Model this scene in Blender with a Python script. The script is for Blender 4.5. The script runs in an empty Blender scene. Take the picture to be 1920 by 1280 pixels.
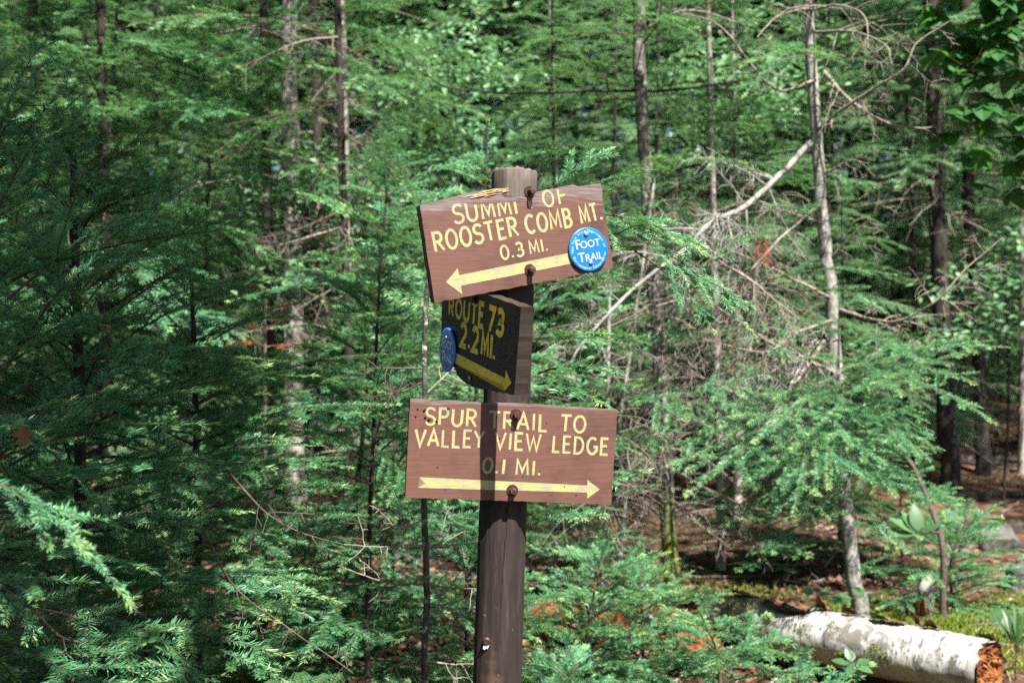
import bpy, bmesh, math, random
import numpy as np
from mathutils import Vector, Matrix

sc = bpy.context.scene
COL = sc.collection
R = math.radians

# ------------------------------------------------------------------ camera, sky, sun, exposure
CAMZ, FPX, W0, H0 = 1.45, 2000.0, 1920, 1280
cam_d = bpy.data.cameras.new('camera'); cam = bpy.data.objects.new('camera', cam_d); COL.objects.link(cam)
cam.location = (0, 0, CAMZ); cam.rotation_euler = (R(90), 0, 0)
cam_d.sensor_width = 36; cam_d.lens = 36 * FPX / W0; cam_d.clip_end = 500; cam_d.clip_start = 0.05
cam_d.dof.use_dof = True; cam_d.dof.focus_distance = 2.45; cam_d.dof.aperture_fstop = 3.7
cam_d.dof.aperture_blades = 0
sc.camera = cam

SUN_AZ, SUN_EL = R(27), R(57)        # azimuth to the right of straight behind the camera
SUN = Vector((math.cos(SUN_EL) * math.sin(SUN_AZ), -math.cos(SUN_EL) * math.cos(SUN_AZ), math.sin(SUN_EL)))
wd = bpy.data.worlds.new("World"); sc.world = wd; wd.use_nodes = True
wn = wd.node_tree; bg = wn.nodes['Background']
sky = wn.nodes.new('ShaderNodeTexSky'); sky.sky_type = 'NISHITA'; sky.sun_disc = False
sky.sun_elevation = SUN_EL; sky.sun_rotation = math.atan2(SUN.x, SUN.y)
wn.links.new(sky.outputs[0], bg.inputs[0]); bg.inputs[1].default_value = 0.043
sl = bpy.data.lights.new('sun', 'SUN'); sl.energy = 5.0; sl.angle = R(0.5); sl.color = (1, 0.955, 0.88)
so = bpy.data.objects.new('sun', sl); COL.objects.link(so); so.rotation_euler = SUN.to_track_quat('Z', 'Y').to_euler()
sc.view_settings.view_transform = 'Standard'; sc.view_settings.look = 'None'
sc.view_settings.exposure = 1.92; sc.view_settings.gamma = 1
sc.cycles.max_bounces = 7; sc.cycles.diffuse_bounces = 2; sc.cycles.glossy_bounces = 2; sc.cycles.transmission_bounces = 4
sc.cycles.use_denoising = False; sc.cycles.sample_clamp_indirect = 4
try:
    sc.cycles.denoising_input_passes = 'RGB_ALBEDO_NORMAL'; sc.cycles.denoising_prefilter = 'ACCURATE'
except Exception: pass

def at(px, py, D):                    # the point seen at a photo pixel, D metres in front of the lens
    return np.array([(px - 960) / FPX * D, D, CAMZ - (py - 640) / FPX * D])

# ------------------------------------------------------------------ materials
class NT:
    def __init__(s, name):
        s.m = bpy.data.materials.new(name); s.m.use_nodes = True; s.t = s.m.node_tree
        s.b = s.t.nodes['Principled BSDF']; s.out = s.t.nodes['Material Output']
    def n(s, typ, **k):
        x = s.t.nodes.new(typ)
        for a, v in k.items():
            if a.startswith('i_'):
                key = a[2:]; x.inputs[int(key) if key.isdigit() else key.replace('_', ' ')].default_value = v
            else: setattr(x, a, v)
        return x
    def l(s, a, b): s.t.links.new(a, b)
    def coords(s, scale=(1, 1, 1), rot=(0, 0, 0)):
        tc = s.n('ShaderNodeTexCoord'); mp = s.n('ShaderNodeMapping'); s.l(tc.outputs['Object'], mp.inputs[0])
        mp.inputs['Scale'].default_value = scale; mp.inputs['Rotation'].default_value = rot
        return mp.outputs[0]
    def noise(s, vec, scale, detail=4, rough=0.55, dist=0.0):
        x = s.n('ShaderNodeTexNoise'); s.l(vec, x.inputs['Vector'])
        x.inputs['Scale'].default_value = scale; x.inputs['Detail'].default_value = detail
        x.inputs['Roughness'].default_value = rough; x.inputs['Distortion'].default_value = dist
        return x.outputs['Fac']
    def ramp(s, fac, stops, interp='LINEAR'):
        x = s.n('ShaderNodeValToRGB'); s.l(fac, x.inputs[0]); cr = x.color_ramp; cr.interpolation = interp
        while len(cr.elements) < len(stops): cr.elements.new(0.5)
        for e, (p, c) in zip(cr.elements, stops):
            e.position = p; e.color = (c, c, c, 1) if isinstance(c, (int, float)) else (*c, 1)
        return x.outputs[0]
    def mix(s, fac, a, b, mode='MIX'):
        x = s.n('ShaderNodeMix', data_type='RGBA', blend_type=mode)
        for sock, v in ((x.inputs[0], fac), (x.inputs[6], a), (x.inputs[7], b)):
            if isinstance(v, (int, float)): sock.default_value = v
            elif isinstance(v, tuple): sock.default_value = (*v, 1)
            else: s.l(v, sock)
        return x.outputs[2]
    def math(s, op, a, b=0.0):
        x = s.n('ShaderNodeMath', operation=op)
        for sock, v in ((x.inputs[0], a), (x.inputs[1], b)):
            if isinstance(v, (int, float)): sock.default_value = v
            else: s.l(v, sock)
        return x.outputs[0]
    def bump(s, h, strength=0.3, dist=0.01):
        x = s.n('ShaderNodeBump'); x.inputs['Strength'].default_value = strength; x.inputs['Distance'].default_value = dist
        s.l(h, x.inputs['Height']); s.l(x.outputs[0], s.b.inputs['Normal'])
    def done(s, col=None, rough=0.7, spec=0.3, metal=0.0):
        if col is not None:
            if isinstance(col, tuple): s.b.inputs['Base Color'].default_value = (*col, 1)
            else: s.l(col, s.b.inputs['Base Color'])
        if isinstance(rough, (int, float)): s.b.inputs['Roughness'].default_value = rough
        else: s.l(rough, s.b.inputs['Roughness'])
        s.b.inputs['Specular IOR Level'].default_value = spec; s.b.inputs['Metallic'].default_value = metal
        return s.m

def leaf_mat(name, dark, light, pale, rough=0.42, spec=0.5, transl=0.25, tcol=(0.10, 0.26, 0.04)):
    m = NT(name)
    a = m.n('ShaderNodeAttribute', attribute_name='tint'); oi = m.n('ShaderNodeObjectInfo')
    v = m.coords(); nz = m.noise(v, 2.2, 2)
    f = m.math('ADD', a.outputs['Fac'], m.math('MULTIPLY', m.math('SUBTRACT', nz, 0.5), 0.5))
    col = m.ramp(f, [(0.05, dark), (0.60, light), (0.90, pale)])
    hs = m.n('ShaderNodeHueSaturation'); m.l(col, hs.inputs['Color'])
    m.l(m.math('ADD', 0.485, m.math('MULTIPLY', oi.outputs['Random'], 0.03)), hs.inputs['Hue'])
    m.l(m.math('ADD', 0.8, m.math('MULTIPLY', oi.outputs['Random'], 0.4)), hs.inputs['Value'])
    m.done(hs.outputs[0], rough, spec)
    tr = m.n('ShaderNodeBsdfTranslucent'); tr.inputs[0].default_value = (*tcol, 1)
    mx = m.n('ShaderNodeMixShader'); mx.inputs[0].default_value = transl
    m.l(m.b.outputs[0], mx.inputs[1]); m.l(tr.outputs[0], mx.inputs[2]); m.l(mx.outputs[0], m.out.inputs[0])
    return m.m

M = {}
M['needle'] = leaf_mat('fir_needle', (0.014, 0.105, 0.054), (0.098, 0.29, 0.135), (0.29, 0.43, 0.15), 0.42, 0.45, 0.30, (0.19, 0.40, 0.11))
M['far_needle'] = leaf_mat('distant_needle', (0.018, 0.085, 0.042), (0.140, 0.275, 0.135), (0.30, 0.40, 0.18), 0.45, 0.4, 0.36, (0.22, 0.44, 0.18))
M['maple'] = leaf_mat('maple_leaf', (0.015, 0.055, 0.018), (0.035, 0.105, 0.025), (0.08, 0.18, 0.04), 0.4, 0.4, 0.4, (0.07, 0.22, 0.02))
M['fern'] = leaf_mat('fern_leaf', (0.05, 0.12, 0.05), (0.075, 0.17, 0.065), (0.12, 0.22, 0.08), 0.5, 0.4, 0.3)
M['broad'] = leaf_mat('broad_leaf', (0.025, 0.065, 0.026), (0.05, 0.11, 0.042), (0.09, 0.17, 0.06), 0.42, 0.4, 0.25)
M['moss'] = leaf_mat('moss_green', (0.055, 0.095, 0.012), (0.16, 0.21, 0.03), (0.30, 0.34, 0.06), 0.75, 0.2, 0.25, (0.2, 0.3, 0.03))
M['red_needle'] = leaf_mat('dead_needle', (0.10, 0.028, 0.012), (0.22, 0.065, 0.024), (0.30, 0.12, 0.05), 0.7, 0.2, 0.1, (0.3, 0.09, 0.03))

def leaf_litter_mat():
    m = NT('dry_leaf'); a = m.n('ShaderNodeAttribute', attribute_name='tint')
    col = m.ramp(a.outputs['Fac'], [(0, (0.020, 0.011, 0.007)), (0.3, (0.065, 0.030, 0.017)), (0.6, (0.14, 0.064, 0.034)), (0.85, (0.23, 0.13, 0.075)), (1, (0.34, 0.25, 0.17))])
    return m.done(col, 0.6, 0.35)
M['bush'] = leaf_mat('sapling_leaf', (0.03, 0.10, 0.042), (0.10, 0.22, 0.105), (0.20, 0.32, 0.15), 0.45, 0.4, 0.36, (0.18, 0.38, 0.14))
M['dry_leaf'] = leaf_litter_mat()

def bark(name, c0, c1, c2, scale=18, stretch=0.3, bump=0.5, moss=None, lichen=0.0):
    m = NT(name); v = m.coords((1, 1, stretch)); v2 = m.coords()
    n1 = m.noise(v, scale, 6, 0.65, 0.4); n2 = m.noise(v2, 5.0, 3)
    col = m.ramp(n1, [(0.30, c0), (0.52, c1), (0.75, c2)])
    col = m.mix(m.ramp(n2, [(0.45, 0.0), (0.7, 0.6)]), col, tuple(x * 0.55 for x in c1))
    if lichen:
        n3 = m.noise(v2, 26, 4, 0.7)
        col = m.mix(m.math('MULTIPLY', m.ramp(n3, [(0.56, 0.0), (0.62, 1.0)]), lichen), col, (0.36, 0.38, 0.32))
    if moss:
        tc = m.n('ShaderNodeTexCoord'); sp = m.n('ShaderNodeSeparateXYZ'); m.l(tc.outputs['Object'], sp.inputs[0])
        hz = m.math('ADD', sp.outputs[2], m.math('MULTIPLY', m.math('SUBTRACT', n2, 0.5), 0.7))
        mr = m.n('ShaderNodeMapRange'); m.l(hz, mr.inputs[0]); mr.inputs[1].default_value = moss[0]; mr.inputs[2].default_value = moss[1]
        mr.inputs[3].default_value = 1; mr.inputs[4].default_value = 0
        col = m.mix(mr.outputs[0], col, (0.13, 0.16, 0.025))
    m.bump(n1, bump, 0.02)
    return m.done(col, 0.85, 0.2)
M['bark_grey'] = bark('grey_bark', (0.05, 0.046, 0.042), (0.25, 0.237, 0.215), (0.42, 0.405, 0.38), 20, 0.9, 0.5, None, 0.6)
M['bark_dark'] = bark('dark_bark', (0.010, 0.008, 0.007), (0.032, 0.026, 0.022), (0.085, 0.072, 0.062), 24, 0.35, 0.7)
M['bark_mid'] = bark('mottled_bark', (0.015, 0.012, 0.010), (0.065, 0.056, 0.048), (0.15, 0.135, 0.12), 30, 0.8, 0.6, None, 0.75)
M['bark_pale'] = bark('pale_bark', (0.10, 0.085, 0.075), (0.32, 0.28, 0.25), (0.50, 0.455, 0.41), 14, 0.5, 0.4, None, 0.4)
M['bark_moss'] = bark('mossy_bark', (0.03, 0.026, 0.022), (0.135, 0.12, 0.10), (0.31, 0.285, 0.25), 20, 0.8, 0.5, (0.25, 0.75), 0.7)
M['twig'] = bark('live_twig', (0.030, 0.020, 0.014), (0.075, 0.050, 0.034), (0.13, 0.09, 0.06), 60, 1, 0.2)
M['dead_twig'] = bark('dead_twig', (0.085, 0.068, 0.057), (0.225, 0.185, 0.158), (0.37, 0.32, 0.285), 40, 1, 0.2)
M['dead_dark'] = bark('dark_dead_twig', (0.03, 0.022, 0.018), (0.085, 0.066, 0.054), (0.16, 0.13, 0.11), 40, 1, 0.2)
M['rot'] = bark('rotten_wood', (0.055, 0.016, 0.008), (0.20, 0.060, 0.026), (0.36, 0.15, 0.07), 30, 0.25, 0.9)
M['orange_rot'] = bark('orange_rotten_wood', (0.04, 0.013, 0.005), (0.22, 0.075, 0.022), (0.42, 0.24, 0.11), 34, 0.5, 0.9)

def ground_mat(name, tones, scale):
    m = NT(name); v = m.coords(); n1 = m.noise(v, scale, 8, 0.7); n2 = m.noise(v, 1.3, 4)
    col = m.ramp(n1, [(0.3, tones[0]), (0.5, tones[1]), (0.68, tones[2])])
    col = m.mix(m.ramp(n2, [(0.55, 0.0), (0.68, 0.75)]), col, (0.05, 0.07, 0.015))
    m.bump(n1, 0.8, 0.03); return m.done(col, 0.9, 0.15)
M['ground'] = ground_mat('forest_floor', [(0.012, 0.007, 0.005), (0.042, 0.024, 0.015), (0.10, 0.054, 0.032)], 14)
M['path'] = ground_mat('trodden_soil', [(0.02, 0.010, 0.007), (0.075, 0.038, 0.024), (0.17, 0.092, 0.056)], 9)

def rock_mat():
    m = NT('rock'); v = m.coords(); n = m.noise(v, 14, 7, 0.65)
    col = m.ramp(n, [(0.3, (0.025, 0.022, 0.02)), (0.55, (0.08, 0.074, 0.068)), (0.75, (0.17, 0.158, 0.145))])
    m.bump(n, 0.5, 0.03); return m.done(col, 0.8, 0.3)
M['rock'] = rock_mat()

# ------------------------------------------------------------------ geometry helpers
class Geo:
    """quads, in numpy blocks"""
    def __init__(s): s.v = []; s.f = []; s.m = []; s.t = []; s.n = 0
    def add(s, v, f, mat=0, tint=0.5):
        v = np.asarray(v, float); f = np.asarray(f, np.int64)
        s.v.append(v); s.f.append(f + s.n); s.m.append(np.full(len(f), mat) if np.isscalar(mat) else np.asarray(mat))
        s.t.append(np.full(len(v), tint, float) if np.isscalar(tint) else np.asarray(tint, float)); s.n += len(v)
    def arrays(s):
        return np.concatenate(s.v), np.concatenate(s.f), np.concatenate(s.m), np.concatenate(s.t)
    def mesh(s, name, mats, smooth=False):
        v, f, m, t = s.arrays(); me = bpy.data.meshes.new(name)
        me.vertices.add(len(v)); me.vertices.foreach_set('co', v.astype(np.float32).ravel())
        me.loops.add(f.size); me.loops.foreach_set('vertex_index', f.astype(np.int32).ravel())
        me.polygons.add(len(f)); me.polygons.foreach_set('loop_start', np.arange(0, f.size, 4, dtype=np.int32))
        me.polygons.foreach_set('material_index', m.astype(np.int32))
        sm = smooth if not isinstance(smooth, (list, tuple)) else None
        if sm is None: me.polygons.foreach_set('use_smooth', np.isin(m, smooth))
        else: me.polygons.foreach_set('use_smooth', np.full(len(f), bool(smooth)))
        at_ = me.attributes.new('tint', 'FLOAT', 'POINT'); at_.data.foreach_set('value', t.astype(np.float32))
        for x in mats: me.materials.append(x)
        me.update(calc_edges=True); me.validate(); return me

def link(name, data, parent=None, loc=None):
    o = bpy.data.objects.new(name, data); COL.objects.link(o)
    if parent is not None: o.parent = parent
    if loc is not None: o.location = loc
    return o
def tag(o, label=None, cat=None, group=None, kind=None):
    for k, v in (('label', label), ('category', cat), ('group', group), ('kind', kind)):
        if v: o[k] = v
    return o
def thing(name, label, cat, loc=(0, 0, 0), rz=0, group=None):
    o = link(name, None, None, loc); o.rotation_euler = (0, 0, rz); return tag(o, label, cat, group)

def nrm(a): return a / np.maximum(np.linalg.norm(a, axis=-1, keepdims=True), 1e-9)
def smooth_path(pts, n):
    pts = np.asarray(pts, float); k = len(pts)
    if k == 2: return pts[0] + np.linspace(0, 1, n)[:, None] * (pts[1] - pts[0])
    P = np.vstack([2 * pts[0] - pts[1], pts, 2 * pts[-1] - pts[-2]]); out = []
    for u in np.linspace(0, k - 1, n):
        i = min(int(u), k - 2); t = u - i; a, b, c, d = P[i:i + 4]
        out.append(0.5 * (2 * b + (c - a) * t + (2 * a - 5 * b + 4 * c - d) * t * t + (3 * b - a - 3 * c + d) * t ** 3))
    return np.array(out)
def tube(g, pts, rad, k=6, mat=0, tint=0.5, rough=0.0, rng=None, cap=True):
    pts = np.asarray(pts, float); n = len(pts); rad = np.broadcast_to(np.asarray(rad, float), (n,))
    T = nrm(np.gradient(pts, axis=0)); ref = np.array([0, 0, 1.0]) if abs(T[0][2]) < 0.9 else np.array([1.0, 0, 0])
    A = nrm(np.cross(T, ref)); B = np.cross(T, A)
    th = np.arange(k) / k * 2 * np.pi
    rr = rad[:, None] * np.ones(k)
    if rough and rng is not None: rr = rr * (1 + rough * rng.standard_normal((n, k)))
    V = pts[:, None] + rr[..., None] * (np.cos(th)[:, None] * A[:, None] + np.sin(th)[:, None] * B[:, None])
    i, j = np.meshgrid(np.arange(n - 1), np.arange(k), indexing='ij'); j2 = (j + 1) % k
    F = np.stack([i * k + j, i * k + j2, (i + 1) * k + j2, (i + 1) * k + j], -1).reshape(-1, 4)
    g.add(V.reshape(-1, 3), F, mat, tint)
    if cap:
        for row, fl in ((0, 1), (n - 1, 0)):
            c = pts[row]; vs = np.vstack([V[row], c[None]]); js = np.arange(0, k - 1, 2)
            if k % 2 == 0:
                js = np.arange(0, k, 2)
            q = np.stack([js, (js + 1) % k, (js + 2) % k, np.full(len(js), k)], -1)
            g.add(vs, q[:, ::-1] if fl else q, mat, tint)

def bm_obj(name, bm, mats, parent=None, smooth=False, bevel=0):
    me = bpy.data.meshes.new(name); bmesh.ops.recalc_face_normals(bm, faces=bm.faces); bm.to_mesh(me); bm.free()
    for x in (mats if isinstance(mats, (list, tuple)) else [mats]): me.materials.append(x)
    if smooth:
        for p in me.polygons: p.use_smooth = True
    o = link(name, me, parent)
    if bevel:
        b = o.modifiers.new('bevel', 'BEVEL'); b.width = bevel; b.segments = 2; b.limit_method = 'ANGLE'
    return o

# ------------------------------------------------------------------ terrain
def hash_noise(x, y, s):
    return (np.sin(x * 1.7 * s + 3.1 + 1.3 * np.sin(y * 0.9 * s)) + np.sin(y * 2.1 * s + 0.7 + 1.1 * np.sin(x * 1.2 * s + 2)) ) * 0.5
def gz(x, y):
    x = np.asarray(x, float); y = np.asarray(y, float)
    r = np.clip(y - 8.5, 0, None); z = 0.085 * r - 0.0004 * r * r * (r < 100)
    z = np.where(y > 60, 0.085 * 51.5 - 0.0004 * 51.5 ** 2, z)
    z = z + 0.05 * hash_noise(x, y, 1.0) + 0.02 * hash_noise(x + 5, y - 3, 3.1)
    z = z + 0.10 * np.exp(-(((x - 2.3) / 0.75) ** 2 + ((y - 5.3) / 0.55) ** 2))      # mossy mound
    return z
def gzf(x, y): return float(gz(x, y))

def make_ground():
    xs = np.concatenate([np.linspace(-90, -9, 16), np.linspace(-8.5, 8.5, 120), np.linspace(9, 90, 16)])
    ys = np.concatenate([np.linspace(-90, -1, 12), np.linspace(-0.5, 18, 140), np.linspace(19, 140, 30)])
    X, Y = np.meshgrid(xs, ys); Z = gz(X, Y); nx = len(xs)
    V = np.stack([X, Y, Z], -1).reshape(-1, 3); i, j = np.meshgrid(np.arange(len(ys) - 1), np.arange(nx - 1), indexing='ij')
    F = np.stack([i * nx + j, i * nx + j + 1, (i + 1) * nx + j + 1, (i + 1) * nx + j], -1).reshape(-1, 4)
    g = Geo(); g.add(V, F); o = link('ground', g.mesh('ground', [M['ground']], True)); tag(o, 'brown leaf covered forest floor', None, None, 'structure')
make_ground()
PATH_X = lambda y: 3.0 + 0.24 * (y - 6.5)
def make_path():
    ys = np.linspace(3.5, 24, 90); us = np.linspace(-0.85, 0.95, 16); g = Geo()
    Y, U = np.meshgrid(ys, us, indexing='ij'); X = PATH_X(Y) + U + 0.12 * np.sin(Y * 2.1)
    Z = gz(X, Y) + 0.012 - 0.016 * (np.abs(U) > 0.8)
    n = len(us); i, j = np.meshgrid(np.arange(len(ys) - 1), np.arange(n - 1), indexing='ij')
    F = np.stack([i * n + j, i * n + j + 1, (i + 1) * n + j + 1, (i + 1) * n + j], -1).reshape(-1, 4)
    g.add(np.stack([X, Y, Z], -1).reshape(-1, 3), F)
    tag(link('path', g.mesh('path', [M['path']], True)), 'trodden brown dirt footpath', None, None, 'structure')
make_path()

# ------------------------------------------------------------------ the signpost
def board_mat(name, brown, wear_top, worn_amt, greyc=(0.15, 0.115, 0.112), cut=True):
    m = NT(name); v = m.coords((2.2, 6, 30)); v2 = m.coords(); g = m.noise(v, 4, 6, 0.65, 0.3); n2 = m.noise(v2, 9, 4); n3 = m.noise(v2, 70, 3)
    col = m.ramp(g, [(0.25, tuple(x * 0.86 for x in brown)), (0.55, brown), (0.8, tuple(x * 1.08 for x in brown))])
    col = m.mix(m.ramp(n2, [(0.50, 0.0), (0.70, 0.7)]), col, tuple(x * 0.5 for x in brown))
    n4 = m.noise(m.coords((3, 3, 40)), 9, 5, 0.7); col = m.mix(m.ramp(n4, [(0.63, 0.0), (0.68, 0.6)]), col, tuple(x * 0.4 for x in brown))
    a = m.n('ShaderNodeAttribute', attribute_name='tint')           # height above the eroded line, 0 deep .. 1 at the top edge
    w = m.math('ADD', a.outputs['Fac'], m.math('MULTIPLY', m.math('SUBTRACT', g, 0.5), 2.4))
    w = m.math('ADD', w, m.math('MULTIPLY', m.math('SUBTRACT', n2, 0.5), 0.8))
    worn = m.ramp(w, [(wear_top, 0.0), (wear_top + 0.14, 1.0)])
    grey = m.ramp(m.noise(m.coords((3, 8, 60)), 5, 5, 0.7), [(0.3, (0.05, 0.03, 0.025)), (0.55, greyc), (0.75, tuple(min(1, x * 1.7) for x in greyc))])
    col = m.mix(m.math('MULTIPLY', worn, worn_amt), col, grey)
    dk = m.ramp(n3, [(0.27, 1.0), (0.31, 0.0)])
    col = m.mix(dk, col, (0.03, 0.018, 0.014))
    m.bump(g, 0.25, 0.004); return m.done(col, 0.55, 0.35)
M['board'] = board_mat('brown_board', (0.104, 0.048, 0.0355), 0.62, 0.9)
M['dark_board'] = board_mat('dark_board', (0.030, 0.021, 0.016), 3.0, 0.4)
def paint_mat(name, c, c2):
    m = NT(name); v = m.coords((5, 5, 5)); n1 = m.noise(v, 6, 5, 0.7); v2 = m.coords((8, 8, 60)); n2 = m.noise(v2, 4, 4)
    col = m.ramp(n1, [(0.35, c2), (0.5, c), (0.8, tuple(min(1, x * 1.12) for x in c))])
    col = m.mix(m.ramp(n2, [(0.48, 0.0), (0.62, 0.8)]), col, tuple(x * 0.92 for x in c2))
    return m.done(col, 0.55, 0.35)
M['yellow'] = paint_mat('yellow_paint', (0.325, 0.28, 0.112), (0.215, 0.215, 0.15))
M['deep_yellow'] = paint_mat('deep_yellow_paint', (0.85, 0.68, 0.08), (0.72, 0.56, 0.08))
def post_mat():
    m = NT('weathered_post'); v = m.coords((9, 9, 0.7)); g = m.noise(v, 7, 7, 0.7, 0.3); v2 = m.coords(); n2 = m.noise(v2, 7, 4); n3 = m.noise(v2, 55, 3, 0.6)
    col = m.ramp(g, [(0.22, (0.008, 0.006, 0.005)), (0.5, (0.024, 0.0165, 0.014)), (0.72, (0.052, 0.038, 0.033))])
    tc = m.n('ShaderNodeTexCoord'); sp = m.n('ShaderNodeSeparateXYZ'); m.l(tc.outputs['Object'], sp.inputs[0])
    top = m.n('ShaderNodeMapRange'); m.l(sp.outputs[2], top.inputs[0]); top.inputs[1].default_value = 1.62; top.inputs[2].default_value = 1.76
    topc = m.ramp(g, [(0.3, (0.045, 0.035, 0.030)), (0.55, (0.105, 0.084, 0.073)), (0.75, (0.18, 0.148, 0.131))])
    col = m.mix(top.outputs[0], col, topc)
    col = m.mix(m.ramp(n2, [(0.58, 0.0), (0.72, 0.6)]), col, (0.16, 0.085, 0.048))
    col = m.mix(m.ramp(n3, [(0.74, 0.0), (0.78, 0.8)]), col, (0.30, 0.25, 0.22))
    m.bump(g, 0.5, 0.006); return m.done(col, 0.72, 0.3)
M['post'] = post_mat()
M['crack'] = NT('dark_crack').done((0.012, 0.009, 0.008), 0.9, 0.1)
def metal_mat(name, c, rust, amt, rough=0.45):
    m = NT(name); n = m.noise(m.coords(), 130, 4, 0.6)
    col = m.mix(m.ramp(n, [(0.5 - amt * 0.4, 0.0), (0.62 - amt * 0.4, 1.0)]), c, rust)
    m.bump(n, 0.2, 0.001); return m.done(col, rough, 0.5, 0.6)
M['bolt'] = metal_mat('bolt_metal', (0.10, 0.095, 0.095), (0.07, 0.03, 0.022), 0.25)
M['washer'] = metal_mat('rusty_washer', (0.035, 0.016, 0.013), (0.06, 0.024, 0.018), 0.5, 0.6)
M['nail'] = metal_mat('grey_nail', (0.42, 0.41, 0.40), (0.26, 0.22, 0.2), 0.1, 0.4)
M['splinter'] = bark('fresh_splinter', (0.16, 0.065, 0.028), (0.50, 0.29, 0.15), (0.72, 0.54, 0.36), 40, 1, 0.6)
def disc_mat(name, c, c2):
    m = NT(name); n = m.noise(m.coords(), 40, 4); col = m.ramp(n, [(0.3, c), (0.6, c2)]); 
    return m.done(col, 0.35, 0.45)
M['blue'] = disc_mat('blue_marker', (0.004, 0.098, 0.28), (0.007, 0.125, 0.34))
M['blue_lifted'] = disc_mat('blue_marker_lifted', (0.02, 0.17, 0.72), (0.025, 0.20, 0.80))  # marker blue brightened to make up for the side board's shade
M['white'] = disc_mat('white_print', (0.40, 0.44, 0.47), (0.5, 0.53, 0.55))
M['bright_print'] = disc_mat('bright_print', (0.72, 0.78, 0.82), (0.82, 0.86, 0.88))  # white print, brightened for the marker that hangs in shade
M['pale_print'] = disc_mat('pale_blue_print', (0.26, 0.45, 0.6), (0.34, 0.52, 0.65))

def arc(cx, cy, rx, ry, a0, a1, n=14):
    return [(cx + rx * math.cos(R(a)), cy + ry * math.sin(R(a))) for a in np.linspace(a0, a1, n)]
GL = {  # stroke letters: (advance width, strokes); a closed stroke repeats its first point
 'O': (.80, [arc(.40, .5, .34, .5, 90, 450, 28)]), '0': (.72, [arc(.36, .5, .30, .5, 90, 450, 28)]),
 'S': (.64, [arc(.33, .755, .27, .245, 25, 265, 13) + arc(.31, .255, .29, .255, 80, -155, 13)]),
 'U': (.76, [[(.08, 1), (.08, .35)] + arc(.37, .33, .29, .33, 185, 355, 12) + [(.66, .35), (.66, 1)]]),
 'M': (.88, [[(.07, 0), (.13, 1), (.44, .22), (.75, 1), (.81, 0)]]),
 'I': (.24, [[(.12, 1), (.12, 0)]]), 'T': (.68, [[(.02, 1), (.66, 1)], [(.34, .95), (.34, 0)]]),
 'F': (.60, [[(.56, 1), (.10, 1), (.10, 0)], [(.16, .53), (.48, .53)]]),
 'R': (.70, [[(.10, 0), (.10, 1), (.36, 1)] + arc(.36, .75, .25, .25, 90, -90, 10) + [(.16, .5)], [(.34, .46), (.66, 0)]]),
 'E': (.62, [[(.58, 1), (.10, 1), (.10, 0), (.58, 0)], [(.16, .53), (.50, .53)]]),
 'C': (.74, [arc(.42, .5, .35, .5, 48, 312, 20)]),
 'G': (.80, [arc(.42, .5, .35, .5, 48, 335, 20) + [(.74, .45), (.50, .45)]]),
 'B': (.68, [[(.10, .5), (.10, 1), (.34, 1)] + arc(.34, .765, .22, .235, 90, -90, 9) + [(.16, .53)], [(.10, .5), (.10, 0), (.36, 0)] + arc(.36, .25, .25, .25, -90, 90, 9) + [(.2, .5)]]),
 'P': (.66, [[(.10, 0), (.10, 1), (.36, 1)] + arc(.36, .74, .25, .26, 90, -90, 10) + [(.16, .48)]]),
 'A': (.76, [[(.03, 0), (.38, 1), (.73, 0)], [(.20, .34), (.56, .34)]]),
 'L': (.58, [[(.10, 1), (.10, 0), (.54, 0)]]), 'V': (.74, [[(.03, 1), (.37, 0), (.71, 1)]]),
 'Y': (.72, [[(.03, 1), (.36, .48), (.36, 0)], [(.38, .52), (.69, 1)]]),
 'W': (1.0, [[(.03, 1), (.27, 0), (.50, .8), (.73, 0), (.97, 1)]]),
 'D': (.76, [[(.16, 0), (.10, 0), (.10, 1), (.30, 1)] + arc(.30, .5, .38, .5, 85, -85, 14) + [(.14, 0)]]),
 '3': (.66, [arc(.30, .76, .25, .24, 150, -90, 12) + arc(.30, .27, .29, .27, 88, -150, 13)]),
 '1': (.30, [[(.15, 1), (.15, 0)]]), '7': (.62, [[(.04, 1), (.58, 1), (.22, 0)]]),
 '2': (.66, [arc(.32, .70, .26, .30, 160, -30, 12) + [(.06, 0), (.62, 0)]]),
 'f': (.60, [[(.10, 1), (.10, 0)], [(.16, .54), (.54, .54)]]),
 '.': (.26, [[(.10, .005), (.10, .16)]]), ' ': (.42, []) }

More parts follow.
